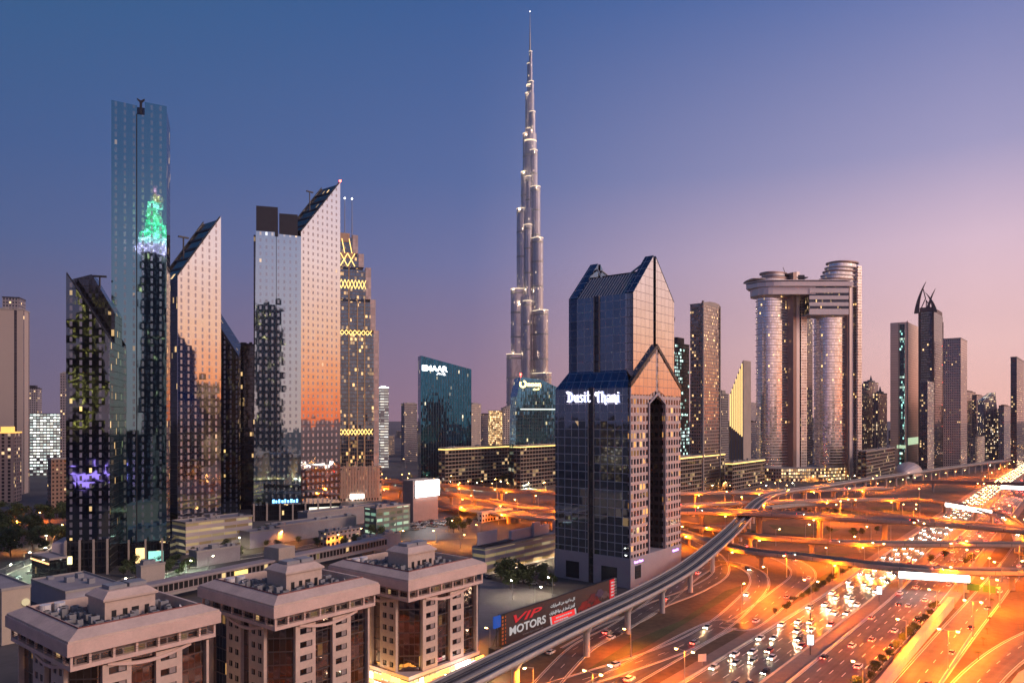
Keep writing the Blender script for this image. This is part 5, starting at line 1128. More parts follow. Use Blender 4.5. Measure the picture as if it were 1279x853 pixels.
b = MB(); b.box(Lb-1.3,Lb+.2,-.3,-.02,2.4,12.8); b.build('chequered_edge', facade('chequer', 1.2, 1.2, .55, .6, F=((.02,.02,.02),0,.5), G=((.6,.6,.6),0,.5), lit=0, seed=105), r)
b = MB(); b.box(-.1,2.6,-.3,-.02,2.4,12.7); b.build('orange_black_edge', facade('edge_tiles', 1.7, 1.25, .55, .62, F=((.02,.02,.02),0,.5), G=((.55,.16,.04),0,.5), lit=0, seed=106), r)
b = MB(); b.box(-3.6,-.15,-.3,.3,9.0,12.9); b.build('blue_side_board', glow('side_blue', (.02,.12,.6), .35), r)
b = MB(); b.tube((-2,0,0),(-2,0,9),.2); b.box(-4.5,-1.5,-1.5,1.5,0,2.6); b.build('side_post', M_dark, r)
# ================================================================== low-rise things between
def lowb(name, label, xl, xc, xr, yt, D, mat, top=1.0, zb=0, roofm=None, cat='building', gear=8, depth=None, ang=GA):
    loc, a, b_ = corner(xc, D, xl, xr, ang); b_ = depth or b_; H = zat(yt, D); r = thing(name, label, cat, loc, ang); m = MB(); m.prism([(0,0),(a,0),(a,b_),(0,b_)], zb, H-top); m.build('facade', mat, r)
    m = MB()
    for q in ((-.2,a+.2,-.2,.15),(-.2,a+.2,b_-.15,b_+.2),(-.2,.15,.15,b_-.15),(a-.15,a+.2,.15,b_-.15)): m.box(*q, H-top, H)
    m.build('parapet', M_conc, r); m = MB(); m.poly([(0,0,H-top+.3),(a,0,H-top+.3),(a,b_,H-top+.3),(0,b_,H-top+.3)]); m.build('roof', roofm or ROOFL, r)
    if gear:
        R = random.Random(int(xc*7)); 
        for i in range(gear):
            w, d, h_ = R.uniform(1.5,4), R.uniform(1.5,4), R.uniform(1,2.4); x, y = R.uniform(1,max(2,a-w-1)), R.uniform(1,max(2,b_-d-1)); m = MB(); m.box(x,x+w,y,y+d,H-top+.3,H-top+.3+h_); m.build('roof_unit', M_ac, r)
    return r, a, b_, H
# parking structure behind the bare plot
PK = facade('parking_decks', 8, 3.8, .96, .42, F=((.50,.45,.42),0,.75), G=((.25,.17,.07),0,.6), lit=1.4, cols=((1,.75,.35),(1,.85,.5)), st=.3, seed=107)
r, a, b_, H = lowb('parking_structure', 'long pale parking structure with lit decks behind the bare plot', 590, 606, 720, 684, 375, PK, gear=0)
b = MB(); b.box(.5,16,6,b_-3,H,H+7); b.box(26,60,b_*.45,b_-3,H,H+5); b.box(44,50,b_*.3,b_*.5,H,H+7.5); b.box(66,84,b_*.4,b_-3,H,H+6); b.build('stair_block', plain('lilac_white', (.50,.47,.50), .7, var=.06), r)
b = MB(); b.box(.5,26,b_*.3,b_-3,H,H+.5); b.build('dark_roof', ROOFD, r)
for i in range(5): plight((12+i*16,-5,4), 2500, 'w', r)
# tower with the white screen
r, a, b_, H = lowb('screen_tower', 'square tower carrying a brilliant white screen above the car park', 503, 516, 547, 600, 560, plain('screen_tower_wall', (.32,.23,.21), .7, var=.1), gear=0, top=1)
b = MB(); b.box(a*.08,a+.3,-1.4,-.3,H-13,H-1); b.build('screen', glow('white_screen', (1,.97,.95), 7), r)
b = MB(); b.box(a*.05,a*1.03,-.32,-.02,H-13.4,H-.6); b.build('screen_frame', M_dark, r)
# covered walkway running past the feet of the left towers
P0 = at(120,745,9); P1 = at(484,671,9); d = P1-P0; L = d.length; ang = atan2(d.y, d.x)
r = thing('covered_walkway', 'long raised covered walkway running past the feet of the left towers', 'walkway', (P0.x,P0.y,0), ang)
b = MB(); b.box(0,L,0,7,8.2,9.2); b.build('roof', plain('walkway_roof', (.33,.29,.30), .7, var=.12), r)
b = MB(); b.box(0,L,.5,6.5,4.2,8.2); b.build('glazing', facade('walkway_glazing', 2.4, 4.2, .8, .7, F=((.30,.25,.24),0,.6), G=((.05,.05,.05),.6,.1), lit=.12, cols=((1,.7,.3),(1,.6,.2)), st=1, seed=108, oz=-.1), r)
b = MB(); b.box(0,L,-.3,7.3,3.2,4.2); b.build('deck', M_conc, r)
x = 8
while x < L: b = MB(); b.box(x-.6,x+.6,2.8,4.2,0,3.2); b.build('pier', M_conc, r); x += 22
b = MB(); b.box(L*.38,L*.42,-.4,.6,4.5,7.5); b.build('lit_panel', glow('walkway_yellow', (1,.7,.2), 1.3), r)
b = MB(); b.box(L*.52,L*.58,-2,9,8.5,15); b.build('lift_tower', M_conc2, r)
r, a, b_, H = lowb('shopping_centre', 'low flat-roofed hall with curved glowing entrance beside the left towers', 39, 82, 150, 738, 300, DUSS, gear=5)
r2, a2, b2, H2 = lowb('podium_building', 'dark low building with an amber light line, left of the dark slanted tower', 40, 62, 84, 697, 350, BLK, gear=0)
b = MB(); b.box(-.6,-.25,0,b2,H2-3,H2-2.4); b.build('light_line', glow('amber_line', (1,.5,.2), 2), r2)
b = MB(); n = 10; P = [(a*.10,0)]+[(a*.10+(a*.7)*i/n, 3+3*sin(pi*i/n)) for i in range(n+1)]+[(a*.8,0)]; b.xz(P, -.6, -.21, 0); b.build('glowing_entrance', glow('entrance_white', (.95,1,.95), 2.4), r)
plight((a*.4,-8,5), 5000, 'g', r)
r, a, b_, H = lowb('low_building', 'cream low building with a lit round emblem in the lower left corner', -40, 2, 38, 735, 260, plain('cream_wall', (.50,.42,.33), .8, var=.08), gear=0)
b = MB(); b.tube((a*.82,-.5,H-6),(a*.82,-.1,H-6),1.3,n=16); b.build('emblem', glow('emblem_light', (1,.85,.5), .4), r)
lamp((cC[0]-200,250,0), 6, 'lamp behind the cream building', 'small lamps on the left', False, 1500, 'w', 0) if 0 else None
for i, (xl, xc, xr, yt, D, mt, lb) in enumerate(((215,232,315,652,430,PK,'low terrace building with lit shops between the peach mirror tower and the teal block'),(330,345,445,656,470,ROOFL,'grey hall with sloping forecourt in front of the teal block'),(372,384,500,640,520,ROOFL,'low pale hall below the golden stepped tower'),
        (455,470,512,634,500,facade('green_hall', 6, 4, .8, .5, F=((.16,.2,.18),0,.6), G=((.1,.2,.15),.3,.3), lit=.9, cols=((.5,1,.7),(.9,1,.7)), st=.7, seed=109),'low hall with green-lit windows left of the white screen tower'),(0,2,22,634,700,ROOFL,'pale flat warehouse roof above the trees at the left edge'))):
    lowb('low_hall', lb, xl, xc, xr, yt, D, mt, gear=6)
# office strips with gold roof lines
for xl, xc, xr, yt, D, lb in ((548,556,640,559,830,'dark office strip with a gold roof line in front of the lettered teal slab'),(642,650,700,556,815,'dark office strip with a gold roof line below the glowing round logo'),(838,850,905,570,760,'office block with a gold-lit roof line right beside the hotel tower'),(906,915,955,577,800,'lower brown office block between the gold-lined block and the twin towers')):
    r, a, b_, H = lowb('office_strip', lb, xl, xc, xr, yt, D, OFF, gear=5, roofm=ROOF)
    if 'gold' in lb: b = MB(); b.box(-.6,a+.6,-.7,-.25,H-2.6,H-1.6); b.box(-.7,-.25,-.24,b_,H-2.6,H-1.6); b.build('gold_light_line', GOLD, r)
lowb('mall_block', 'low dark mall with criss-cross front between the twin towers and the beige striped tower', 1072, 1082, 1118, 563, 880, OFF, gear=4, roofm=ROOF)
lowb('side_building', 'pale low terrace building at the lower right corner beside the pavement', 1262, 1264, 1420, 806, 205, M_conc2, gear=0) if 0 else None
# metro station shell
c = at(1134, 597, 4); r = thing('metro_station', 'smooth shell-roofed metro station on the viaduct left of the highway', 'station', (c.x,c.y,0), GA)
b = MB(); n, m_ = 20, 10; Lh, Wd = 42, 15
def shp(i, j): t = -1+2*i/n; s = pi*j/m_; w = sqrt(max(0,1-t*t*.92)); return (Lh*t, Wd*w*cos(s), 8+16*w*sin(s))
for i in range(n):
    for j in range(m_): b.poly([shp(i,j),shp(i+1,j),shp(i+1,j+1),shp(i,j+1)])
b.build('shell_roof', plain('station_gold', (.52,.40,.33), .35, .5, var=.05), r, smooth=True)
b = MB(); b.box(-36,36,-12,12,7,11); b.build('concourse_glass', facade('station_glass', 3, 4, .8, .8, F=((.2,.17,.15),0,.5), G=((.1,.1,.1),.5,.2), lit=.8, cols=((1,.8,.5),(.9,1,.9)), st=1.4, seed=110), r)
# footbridge with light board, far down the highway; light boards on the bridges; gantry sign
def lightboard(label, pa, pb, h, name='light_board', s=6, legs=True, depth=1.2):
    d = pb-pa; L = Vector((d.x,d.y,0)).length; r = thing(name, label, 'billboard', (pa.x,pa.y,0), atan2(d.y,d.x)); z = (pa.z+pb.z)/2
    b = MB(); b.box(0,L,-depth,-.4,z-h,z); b.build('lit_panel', glow('board_white_%d' % s, (1,.90,.82), s), r)
    b = MB(); b.box(-.3,L+.3,-.38,.2,z-h-.3,z+.3); b.build('panel_back', M_dark, r)
    if legs:
        for x in (L*.03, L*.97): b = MB(); b.box(x-.9,x+.9,.2,1.8,0,z-h); b.build('leg', M_conc, r)
    return r
lightboard('long glowing white billboard hung on the side of the nearest flyover', at(1117,710,8.2)+Vector((0,-4,0)), at(1204,717,7.6)+Vector((0,-4,0)), 3.0, s=5)
lightboard('glowing white billboard on the curved flyover in the right distance', at(1176,626.5,10.5)+Vector((0,-7,0)), at(1232,636,10.5)+Vector((0,-7,0)), 2.9, s=6)
lightboard('farthest glowing white billboard, on the footbridge over the highway', at(1247,605.5,11)+Vector((0,-4,0)), at(1300,608,11)+Vector((0,-4,0)), 3.4, s=6)
P = smoothpts([at(1140,603.5,9),at(1200,604.5,9),at(1290,607,9),at(1400,611,9)], 4)
r = thing('footbridge', 'dark enclosed footbridge crossing the far highway from the metro station', 'bridge'); b = MB(); b.sweep(P, [(2.5,0),(2.5,3.6),(-2.5,3.6),(-2.5,0)], 0, closed=True); b.build('enclosed_span', plain('footbridge_skin', (.17,.11,.09), .6), r)
for q, a in walk(P, 45, 20):
    if not on_road(q): b = MB(); b.tube((q.x,q.y,0),(q.x,q.y,q.z),1.0); b.build('pier', M_conc, r)
for (x, y, lb) in ((1098,736,'small glowing advert box on a post in the highway median below the bridge'),(1012,802,'glowing advert box on a lamp post between the highway lanes')):
    p = at(x, y+16, 0); r = thing('advert_box', lb, 'sign', (p.x,p.y,.1), -.15); b = MB(); b.tube((0,0,0),(0,0,14 if x==1012 else 5),.14); b.build('pole', M_dark, r); b = MB(); b.box(-1.1,1.1,-.3,.3,3.4,6.9); b.build('frame', M_dark, r)
    b = MB(); b.box(-.95,.95,-.36,-.31,3.55,6.75); b.build('lit_face', glow('advert_face', (.92,.95,1), 3.0), r)
for (x, y, w, h_, lb) in ((877,823,2.8,2.4,'small pale road sign beside the service road'),(1165,774,2.6,2.4,'small square white sign in front of the hedge')):
    p = at(x, y+8, 0); r = thing('road_sign', lb, 'sign', (p.x,p.y,0), .2); b = MB(); b.tube((0,0,0),(0,0,2.4),.1); b.build('pole', M_steel, r); b = MB(); b.box(-w/2,w/2,-.12,-.02,1.4,1.4+h_); b.build('sign_plate', plain('sign_white', (.7,.62,.55), .6, var=.05), r)
p = gv(372, 50); r = thing('gantry_sign', 'green direction sign boards over the frontage road under the nearest flyover', 'sign', (p.x,p.y,0), atan2(-V2.y,-V2.x)); b = MB()
b.tube((0,0,0),(0,0,8.5),.3); b.tube((13,0,0),(13,0,8.5),.3); b.tube((0,0,8),(13,0,8),.25); b.build('frame', M_steel, r)
for x in (1.2, 7): b = MB(); b.box(x,x+4.6,-.35,-.2,5.6,8.6); b.build('green_board', plain('sign_green', (.02,.12,.05), .5, var=.05), r)
# ================================================================== trees, palms and hedges
M_leaf = NT('leaves'); q = M_leaf; rn = q.noise(.35, 3).outputs[0]
q.put(q.b.inputs['Base Color'], q.mixc(rn, (.025,.05,.015), (.09,.12,.035))); q.b.inputs['Roughness'].default_value = .8; M_leaf = M_leaf.mat
M_bark = plain('bark', (.12,.085,.06), .9, var=.3, scale=2)
def crown_mesh(h, w, n, R, zs=.75):
    b = MB(); C = [(R.uniform(-.28,.28)*w, R.uniform(-.28,.28)*w, h*(.45+.4*R.random()), w*R.uniform(.2,.34)) for _ in range(9)]
    for _ in range(n):
        c = R.choice(C); t = R.uniform(0,2*pi); s = R.uniform(-1,1); k = c[3]*R.uniform(.55,1.08); e = sqrt(1-s*s)
        p = Vector((c[0]+k*e*cos(t), c[1]+k*e*sin(t), c[2]+k*s*zs)); a = Vector((R.gauss(0,1),R.gauss(0,1),R.gauss(0,1))).normalized(); d = a.orthogonal().normalized(); g = R.uniform(.22,.5)
        b.poly([p-a*g-d*g*.6, p+a*g-d*g*.5, p+a*g*.8+d*g*.6, p-a*g*.7+d*g*.6])
    return b.mesh('crown', M_leaf)
def trunk_mesh(h, w, R):
    b = MB(); b.tube((0,0,0),(0,0,h*.45),.22,.15,7)
    for i in range(5): t = i*1.26+R.random(); b.tube((0,0,h*.35),(cos(t)*w*.25,sin(t)*w*.25,h*(.6+.15*R.random())),.10,.04,5)
    return b.mesh('trunk', M_bark)
R = random.Random(11); TV = []
for i in range(5): TV.append((crown_mesh(9, 8, 620, R), trunk_mesh(9, 8, R)))
def palm_mesh(R):
    b = MB(); h = 7
    for i in range(16):
        t = i*.3927+R.uniform(-.15,.15); up = R.uniform(.2,1.1); L = 2.8; pr = None
        for k in range(6):
            s = k/5; p = Vector((cos(t)*L*s, sin(t)*L*s, h+up*s*1.6-s*s*2.3)); wv = Vector((-sin(t),cos(t),0))*(.42*sin(pi*min(1,.15+s*.85)))
            if pr: b.poly([pr[0]-pr[1], p-wv, p+wv-Vector((0,0,.12)), pr[0]+pr[1]])
            pr = (p, wv)
    c = b.mesh('crown', M_leaf); b = MB(); b.tube((0,0,0),(0,0,7),.24,.16,7); return c, b.mesh('trunk', M_bark)
PV = [palm_mesh(R) for _ in range(3)]
def tree(p, s, label, group, v=None, name='tree'):
    cm, tm = (v or R.choice(TV)); r = thing(name, label, 'palm' if name == 'palm_tree' else 'tree', (p.x,p.y,0), R.uniform(0,6), group); r.scale = (s*R.uniform(.9,1.15), s*R.uniform(.9,1.15), s*R.uniform(.85,1.15)); add(tm, 'trunk', r); add(cm, 'crown', r)
pts = []
def spread(n, f, mind, tries=4000):
    o = []
    for _ in range(tries):
        if len(o) >= n: break
        p = f()
        if p and all((p-q_).length > mind for q_ in pts): o.append(p); pts.append(p)
    return o
def inpoly(p, P):
    c = False
    for i in range(len(P)):
        a, b = P[i], P[i-1]
        if (a.y > p.y) != (b.y > p.y) and p.x < (b.x-a.x)*(p.y-a.y)/(b.y-a.y)+a.x: c = not c
    return c
for p in spread(46, lambda: at(R.uniform(-25,84), R.uniform(634,700)), 6.5): tree(p, R.uniform(.95,1.5), 'dark bushy tree in the park at the left edge', 'park trees at the left')
for p in spread(8, lambda: at(R.uniform(238,300), R.uniform(676,702)), 6): tree(p, R.uniform(.6,.95), 'small tree beside the covered walkway below the peach mirror tower', 'trees by the walkway')
for p in spread(7, lambda: at(R.uniform(398,490), R.uniform(664,690)), 6): tree(p, R.uniform(.6,.9), 'small dark tree between the walkway and the hall with green windows', 'trees beyond the walkway')
for p in spread(15, lambda: at(R.uniform(618,692), R.uniform(722,741)), 4): tree(p, R.uniform(.55,.95), 'bushy tree in the strip between the bare plot and the hotel tower', 'trees by the bare plot')
tree(at(632,724), 1.45, 'largest round tree at the corner of the bare plot', None)
for p in spread(8, lambda: at(R.uniform(555,600), R.uniform(655,668)), 6): tree(p, R.uniform(.7,.95), 'small tree beside the car park of the screen tower', 'car park trees')
for p in spread(26, lambda: at(R.uniform(560,690), R.uniform(598,606)), 8): tree(p, R.uniform(.9,1.2), 'dark tree in front of the long office strip', 'trees before the office strip')
for p in spread(34, lambda: at(R.uniform(850,1000), R.uniform(597,607)), 7): tree(p, R.uniform(.9,1.3), 'palm in the lit gardens between the hotel and the twin towers', 'garden palms', R.choice(PV), 'palm_tree')
for p in spread(14, lambda: at(R.uniform(1000,1100), R.uniform(591,596)), 8): tree(p, R.uniform(.8,1.2), 'tree at the foot of the twin rounded towers', 'trees at the twin towers')
for i in range(13):
    u = 232+i*9.5; tree(gv(u, 57.2+R.uniform(-.6,.6)), R.uniform(.38,.55), 'bush of the dark hedge along the long ramp wall', 'hedge bushes by the ramp wall')
for i in range(15):
    u = 300+i*8; tree(gv(u, 105.5+R.uniform(-1.5,1.5)), R.uniform(.28,.45), 'low bush in the strip between highway and service road', 'verge bushes')
for x, y in ((1246,748),(1239,757),(1235,768),(1236,779),(1233,792),(1228,806),(1222,824)): tree(at(x,y), R.uniform(.35,.5), 'small palm in the sandy bed beside the pink pavement', 'pavement palms', R.choice(PV), 'palm_tree')
for c, k in ((at(905,672),6),(at(1060,668),7),(at(1010,640),8),(at(1190,702),4)):
    for p in spread(k, lambda: c+Vector((R.uniform(-26,26), R.uniform(-10,10), 0)), 5): tree(p, R.uniform(.4,.6), 'bush on the dark lawns among the flyovers', 'interchange bushes')
for x, y, k, pw in ((30,690,'w',4000),(12,676,'y',5000),(58,668,'w',5000),(75,655,'y',9000),(25,650,'y',9000),(10,640,'s',12000),(45,640,'s',12000)):
    p = at(x,y,7); p.z = 0; lamp(p, 7, 'small lit lamp among the trees of the left park', 'park lamps', False, pw, k, R.random()*6)
p = at(103,700,9)
for x, y, k, pw in ((347,664,'y',9000),(260,695,'g',4500),(300,672,'w',5000),(420,668,'y',8000),(455,660,'y',7000),(520,676,'y',9000),(545,662,'y',14000),(575,668,'y',12000),(500,662,'y',14000),(596,656,'y',12000),(560,650,'y',12000),(640,726,'w',2600),(668,733,'w',2600),(690,722,'w',2600),(612,786,'y',4500),(721,751,'w',2500),(565,845,'y',6000)):
    p = at(x,y,8); p.z = 0; lamp(p, 8, 'small lit lamp in the lots between the left towers and the hotel', 'lamps of the middle lots', False, pw, k, R.random()*6)
for i, (x, y) in enumerate([(860+i*11, 603+3*(i%2)) for i in range(13)]+[(1000+i*14, 594) for i in range(8)]+[(560+i*11, 601+2*(i%2)) for i in range(13)]+[(476+i*9, 592+5*(i%3)) for i in range(9)]):
    p = at(x,y,7); p.z = 0; lamp(p, 7, 'small warm lamp twinkling at the foot of the mid-distance buildings', 'mid-distance lamps', False, 18000, 'y' if i % 3 else 'g', R.random()*6, light=(i % 2 == 0))
# ================================================================== far city
allp = [(o.location.x, o.location.y) for o in bpy.data.objects if o.parent is None and o.location.y > 450]
MW = [LOWW, GRYW, BEI, DRK, OFF]
n = 0
while n < 120:
    x = R.uniform(-30,1310); y = 526+44*R.random()**1.3
    p = at(x, y); 
    if p.y > 5200: continue
    v = p.x*V2.x+p.y*V2.y; u = p.x*U2.x+p.y*U2.y
    if abs(v-cline(u)) < 75 or any((p.x-a)**2+(p.y-b)**2 < (60+p.y*.012)**2 for a, b in allp): continue
    allp.append((p.x,p.y)); w, d = R.uniform(18,55)*(1+p.y/4000), R.uniform(16,40); h = R.uniform(7,22)*(1+p.y/1500)
    if R.random() < .16: h *= 2.2; w *= .6
    r = thing('distant_building', 'distant city block between the towers, small and half lost in haze', 'building', (p.x,p.y,0), R.choice((GA,FR,GA)), 'distant city blocks'); b = MB(); b.prism([(0,0),(w,0),(w,d),(0,d)], 0, h); b.build('facade', R.choice(MW), r)
    b = MB(); b.box(-.3,w+.3,-.3,d+.3,h,h+1); b.box(w*.3,w*.6,d*.3,d*.6,h+.9,h+3.5); b.build('roof', ROOFL, r); n += 1
n = 0
while n < 90:
    x = R.uniform(-20,1300); y = 540+52*R.random(); p = at(x,y); v = p.x*V2.x+p.y*V2.y; u = p.x*U2.x+p.y*U2.y
    if abs(v-cline(u)) < 30: continue
    lamp(Vector((p.x,p.y,0)), 12, 'tiny orange street light of the distant city', 'distant city lights', False, 1, 's' if R.random() < .75 else 'w', R.random()*6, light=False); n += 1
# ================================================================== cars
PAINT = [plain('car_white', (.7,.7,.7), .3, .1, var=.03), plain('car_silver', (.4,.4,.42), .3, .6, var=.03), plain('car_black', (.03,.03,.035), .25, .2, var=.03), plain('car_red', (.35,.03,.03), .3, .1, var=.03), plain('car_sand', (.42,.36,.27), .3, .4, var=.03)]
PN = ['white','silver','black','red','sand-coloured']
M_tyre = plain('tyre', (.02,.02,.02), .9, var=.05); M_cg = plain('car_glass', (.03,.035,.04), .08, .4, var=.05)
HL = glow('headlight', (1,.82,.52), 90); HLF = glow('far_headlight', (1,.74,.42), 26); TL = glow('taillight', (1,.03,.02), 55); HO = plain('unlit_lamp', (.5,.5,.5), .2); TO = plain('unlit_tail', (.2,.02,.02), .3)
def car_body():
    b = MB(); S = [(-2.2,.35,.75),(-2.15,.3,1.0),(-1.3,.28,1.02),(.9,.28,.98),(2.0,.3,.85),(2.25,.36,.62)]
    for (x0,a0,t0),(x1,a1,t1) in zip(S,S[1:]):
        w0 = .9 if abs(x0)<2.1 else .78; w1 = .9 if abs(x1)<2.1 else .78
        b.poly([(x0,-w0,t0),(x1,-w1,t1),(x1,w1,t1),(x0,w0,t0)]); b.poly([(x0,-w0,a0),(x1,-w1,a1),(x1,-w1,t1),(x0,-w0,t0)]); b.poly([(x0,w0,t0),(x1,w1,t1),(x1,w1,a1),(x0,w0,a0)])
    b.poly([(-2.2,-.78,.35),(-2.2,-.78,.75),(-2.2,.78,.75),(-2.2,.78,.35)]); b.poly([(2.25,-.78,.36),(2.25,.78,.36),(2.25,.78,.62),(2.25,-.78,.62)])
    b.poly([(-1.35,-.68,1.46),(.35,-.68,1.46),(.35,.68,1.46),(-1.35,.68,1.46)]); return b
def car_cabin(b=None, m=0):
    b = b or MB(); B = [(-1.9,-.82,1.0),(1.1,-.82,.99),(1.1,.82,.99),(-1.9,.82,1.0)]; T = [(-1.35,-.68,1.45),(.35,-.68,1.45),(.35,.68,1.45),(-1.35,.68,1.45)]
    for i in range(4): j = (i+1)%4; b.poly([B[i],B[j],T[j],T[i]], m)
    return b
CM = []
for P in PAINT: CM.append(car_body().mesh('body', P))
CG = car_cabin().mesh('windows', M_cg)
def wheelm():
    b = MB(); b.tube((0,-.11,0),(0,.11,0),.33,n=10); b.tube((0,-.13,0),(0,.13,0),.18,n=8,m=1); return b.mesh('wheel', [M_tyre, M_steel])
WH = wheelm()
def lightm(m, name): b = MB(); b.box(-.04,.04,-.2,.2,-.09,.09); return b.mesh(name, m)
HLm, TLm, HOm, TOm = lightm(HL,'headlight'), lightm(TL,'taillight'), lightm(HO,'headlight'), lightm(TO,'taillight')
SPT = bpy.data.lights.new('beam', 'SPOT'); SPT.energy = 3000; SPT.spot_size = radians(50); SPT.spot_blend = .8; SPT.color = (1,.56,.26); SPT.shadow_soft_size = .15
def simple_mesh(k, mode):
    b = car_body(); car_cabin(b, 1)
    for x in (-1.35,1.35):
        for s in (-1,1): b.tube((x,s*.72,.33),(x,s*.93,.33),.33,n=8,m=2)
    for s in (-1,1): b.box(2.2,2.29,s*.55-.2,s*.55+.2,.5,.7,3); b.box(-2.26,-2.18,s*.55-.2,s*.55+.2,.6,.8,4)
    return b.mesh('car', [PAINT[k], M_cg, M_tyre, HL if mode else HO, TL if mode else TO])
SM = {(k, m_): simple_mesh(k, m_) for k in range(5) for m_ in (0,1)}
NC = [0]
def car(p, h, label, group, parts=True, on=True, beam=False, k=None):
    k = R.choice((0,0,0,1,1,2,3,4)) if k is None else k; NC[0] += 1
    if not parts:
        o = bpy.data.objects.new('car', SM[(k, 1 if on else 0)]); COL.objects.link(o); o.location = p; o.rotation_euler = (0,0,h); tag(o, label % PN[k], 'car', group+', '+PN[k]); return
    r = thing('car', label % PN[k], 'car', p, h, group+', '+PN[k]); add(CM[k], 'body', r); add(CG, 'windows', r)
    for x in (-1.35,1.35):
        for s in (-1,1): add(WH, 'wheel', r, (x,s*.80,.33))
    for s in (-1,1): add(HLm if on else HOm, 'headlight', r, (2.23,s*.55,.64)); add(TLm if on else TOm, 'taillight', r, (-2.2,s*.55,.72))
    if beam:
        l = bpy.data.objects.new('beam', SPT); COL.objects.link(l); l.parent = r; l.location = (2.5,0,.75); l.rotation_euler = (0, radians(-84+0)+pi, 0); l.rotation_euler = Vector((-1,0,.09)).to_track_quat('Z','Y').to_euler()
FAR = MB()
def far_car(p, h):
    c, s_ = cos(h), sin(h); k = R.choice((0,0,1,2)); b = car_body(); mid = [k]*len(b.f); n1 = len(b.f); car_cabin(b, 0)
    for s in (-1,1): b.box(2.2,2.29,s*.55-.22,s*.55+.22,.48,.72,0); b.box(-2.26,-2.18,s*.55-.22,s*.55+.22,.58,.82,0)
    n0 = len(FAR.v); FAR.v += [(p[0]+x*c-y*s_, p[1]+x*s_+y*c, p[2]+z) for x,y,z in b.v]; FAR.f += [[q+n0 for q in f] for f in b.f]; FAR.uv += b.uv
    m = [k]*n1+[3]*4; rest = len(b.f)-len(m); m += ([4]*6+[5]*6)*2; FAR.m += m[:len(b.f)]
for ln in range(5):
    u = 130+R.uniform(0,12)
    while u < 1900:
        o = 3+1.8+3.6*ln; p = gv(u, cline(u)+o+R.uniform(-.3,.3), .12)
        if u > 640: far_car(p, GA+pi); u += R.uniform(13,30); continue
        car(p, GA+pi, '%s car with white headlights coming down the left carriageway of the highway', 'oncoming cars', u < 420, True, R.random() < .8); u += R.uniform(13,34)
for ln in range(5):
    u = 150+R.uniform(0,40)
    while u < 1700:
        p = gv(u, cline(u)-3-1.9-3.7*ln, .12)
        if u > 640: far_car(p, GA); u += R.uniform(30,80); continue
        car(p, GA, '%s car with red tail lights driving away in the right carriageway of the highway', 'departing cars', u < 420, True, False); u += R.uniform(30,80)
tag(FAR.build('distant_traffic', PAINT[:3]+[M_cg, HLF, TL]), kind='stuff')
for RD_, st_, w_, h_ in ((R2,46,3,0),(R3,60,2,pi),(R5,38,3,0),(R6,60,2.5,0)):
    for q, a in walk(RD_, st_, 70+R.uniform(0,25)):
        if q.y < 150: continue
        t = Vector((-sin(a),cos(a),0)); car(Vector((q.x,q.y,q.z+.02))-t*w_*(1 if h_ == 0 else -1), a+h_, '%s car on one of the side roads with its lights on', 'cars on the side roads', q.y < 420, True, R.random() < .5)
for F_ in FL[:5]:
    for q, a in walk(F_, 66, 90+R.uniform(0,40)): 
        if q.x < 120: continue
        car(Vector((q.x,q.y,q.z+.04))+Vector((sin(a),-cos(a),0))*2, a, '%s car crossing one of the flyovers with its lights on', 'cars on the flyovers', False, True)
c0 = at(548, 655); ct = 0
for i in range(8):
    for j in range(9):
        if R.random() < .25 or ct > 36: continue
        p = at(520,662)+U2*(i*9.5)+V2*(j*3.1)+Vector((0,0,.12)); p.z = .12
        car(p, GA+(0 if R.random()<.5 else pi), '%s car parked in the lot beside the white screen tower', 'parked cars', False, False, k=None); ct += 1
flat('car_park', [at(490,676), at(600,672), at(600,650), at(545,640), at(500,652)], .08, asphalt)
for x, y, k in ((763,798,0),(770,794,2),(852,722,1),(688,816,0)): car(at(x,y)+Vector((0,0,.05)), GA+R.uniform(-.3,.3), '%s car parked under the metro viaduct', 'cars parked under the viaduct', True, False, False, k)
# street and parking between the left towers and the foreground
ribbon('park_street', [at(-40,738),at(0,716),at(36,702),at(64,690),at(86,676),at(110,662)], 9, .10, marks=[0])
ribbon('tower_street', [at(150,728),at(230,708),at(330,692),at(430,674),at(500,660),at(560,648),at(640,644)], 9, .12, marks=[0])
flat('car_park', [at(160,716),at(300,690),at(286,681),at(170,700)], .07, asphalt)
for x, y in ((8,706),(38,694),(62,684)): p = at(x,y,8); p.z = 0; lamp(p, 8, 'white street lamp along the pale street beside the left park', 'white lamps of the park street', False, 9000, 'g', R.random()*6)
for i in range(10):
    t = i/9; p = at(168+120*t, 712-20*t); p.z = .1; car(p, GA+pi/2+R.uniform(-.1,.1), '%s car parked in the row between the left towers and the walkway', 'cars parked by the left towers', False, False)
for i in range(12):
    t = i/11; p = at(2+70*t, 726-34*t); p.z = .12
    if R.random() < .8: car(p+Vector((6,0,0)), GA+pi/2+R.uniform(-.1,.1), '%s car parked along the pale street by the left park', 'cars parked by the park', False, False)
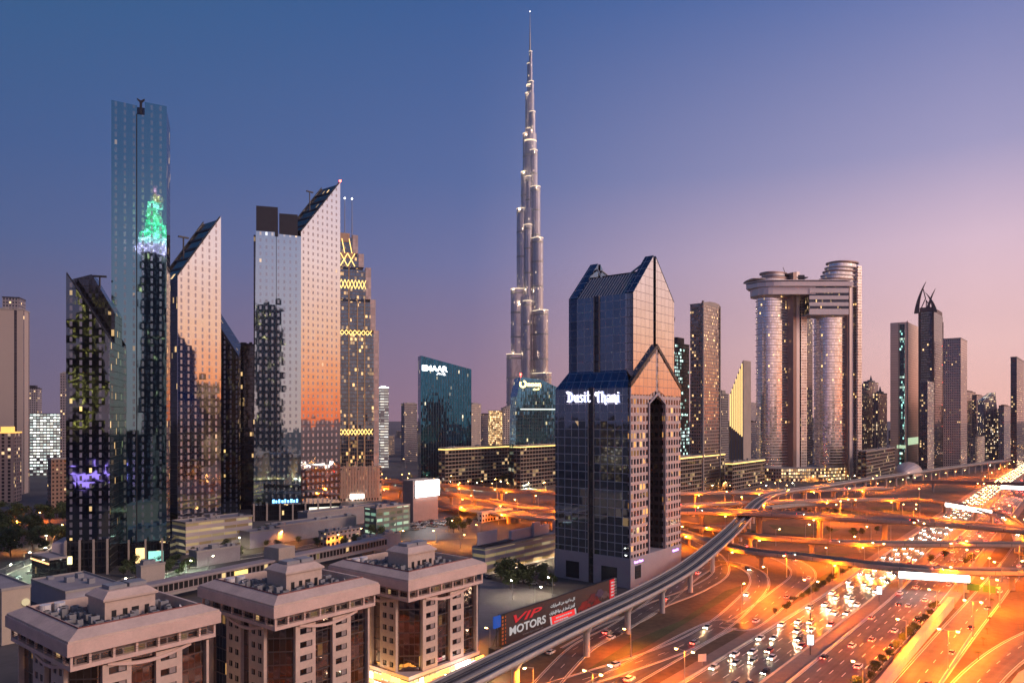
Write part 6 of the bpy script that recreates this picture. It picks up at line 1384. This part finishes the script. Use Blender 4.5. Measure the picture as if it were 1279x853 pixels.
for p in spread(14, lambda: at(R.uniform(150,240), R.uniform(702,722)), 5): tree(p, R.uniform(.5,.8), 'bushy tree between the foot of the tall teal tower and the walkway', 'trees at the teal tower')
for p in spread(9, lambda: at(R.uniform(300,400), R.uniform(664,684)), 5): tree(p, R.uniform(.5,.8), 'bushy tree on the forecourt below the teal block', 'forecourt trees')
for x, y, k, pw in ((150,722,'g',4500),(196,708,'g',4500),(232,700,'g',3500)): p = at(x,y,6); p.z = 0; lamp(p, 6, 'small greenish lamp at the foot of the tall teal tower', 'greenish lamps', False, pw, k, 0)
for i in range(26):
    x = R.uniform(604,700); y = 722+.17*(x-604)+R.uniform(-3,3)
    if i < 8: p = at(x,y-4); p.z = .1; car(p, R.uniform(0,3), '%s car parked behind the trees of the bare plot', 'cars parked by the bare plot', False, False)
for i, (xl, xc, xr, yt, D, mt, lb) in enumerate(((236,246,300,688,395,ROOFL,'small flat pavilion beside the walkway below the peach tower'),(170,176,206,706,330,M_conc2,'small pale kiosk block below the tall teal tower'),(398,408,450,664,455,BEI,'low beige annex beside the walkway end'),
      (0,6,34,676,520,BEI,'small building half hidden by the park trees'),(40,46,78,650,610,OFF,'low dark block behind the park trees'),(300,312,352,664,450,DUSS,'low grey annex in front of the black podium'),(446,452,500,672,430,ROOFL,'pale shed between the walkway and the car park'),(596,602,640,640,560,BEI,'low beige shed beyond the parking structure'),(1100,1106,1150,586,990,BEI,'low pale block beside the metro station'))):
    lowb('low_building', lb, xl, xc, xr, yt, D, mt, gear=5)
print('cars', NC[0], 'lights', NL[0])
HAZE = 0.00005
# ================================================================== evening haze
zb_ = MB(); zb_.box(-4300, 4300, -500, 5600, -1.0, 860.0, 0)
hz = NT('haze_air'); hz.t.nodes.remove(hz.b); pv = hz.n('ShaderNodeVolumePrincipled'); pv.inputs['Color'].default_value = (.80,.74,.86,1); pv.inputs['Density'].default_value = HAZE
pv.inputs['Anisotropy'].default_value = 0.2
hz.t.links.new(pv.outputs[0], hz.t.nodes['Material Output'].inputs['Volume'])
tag(zb_.build('haze', hz.mat), kind='stuff')
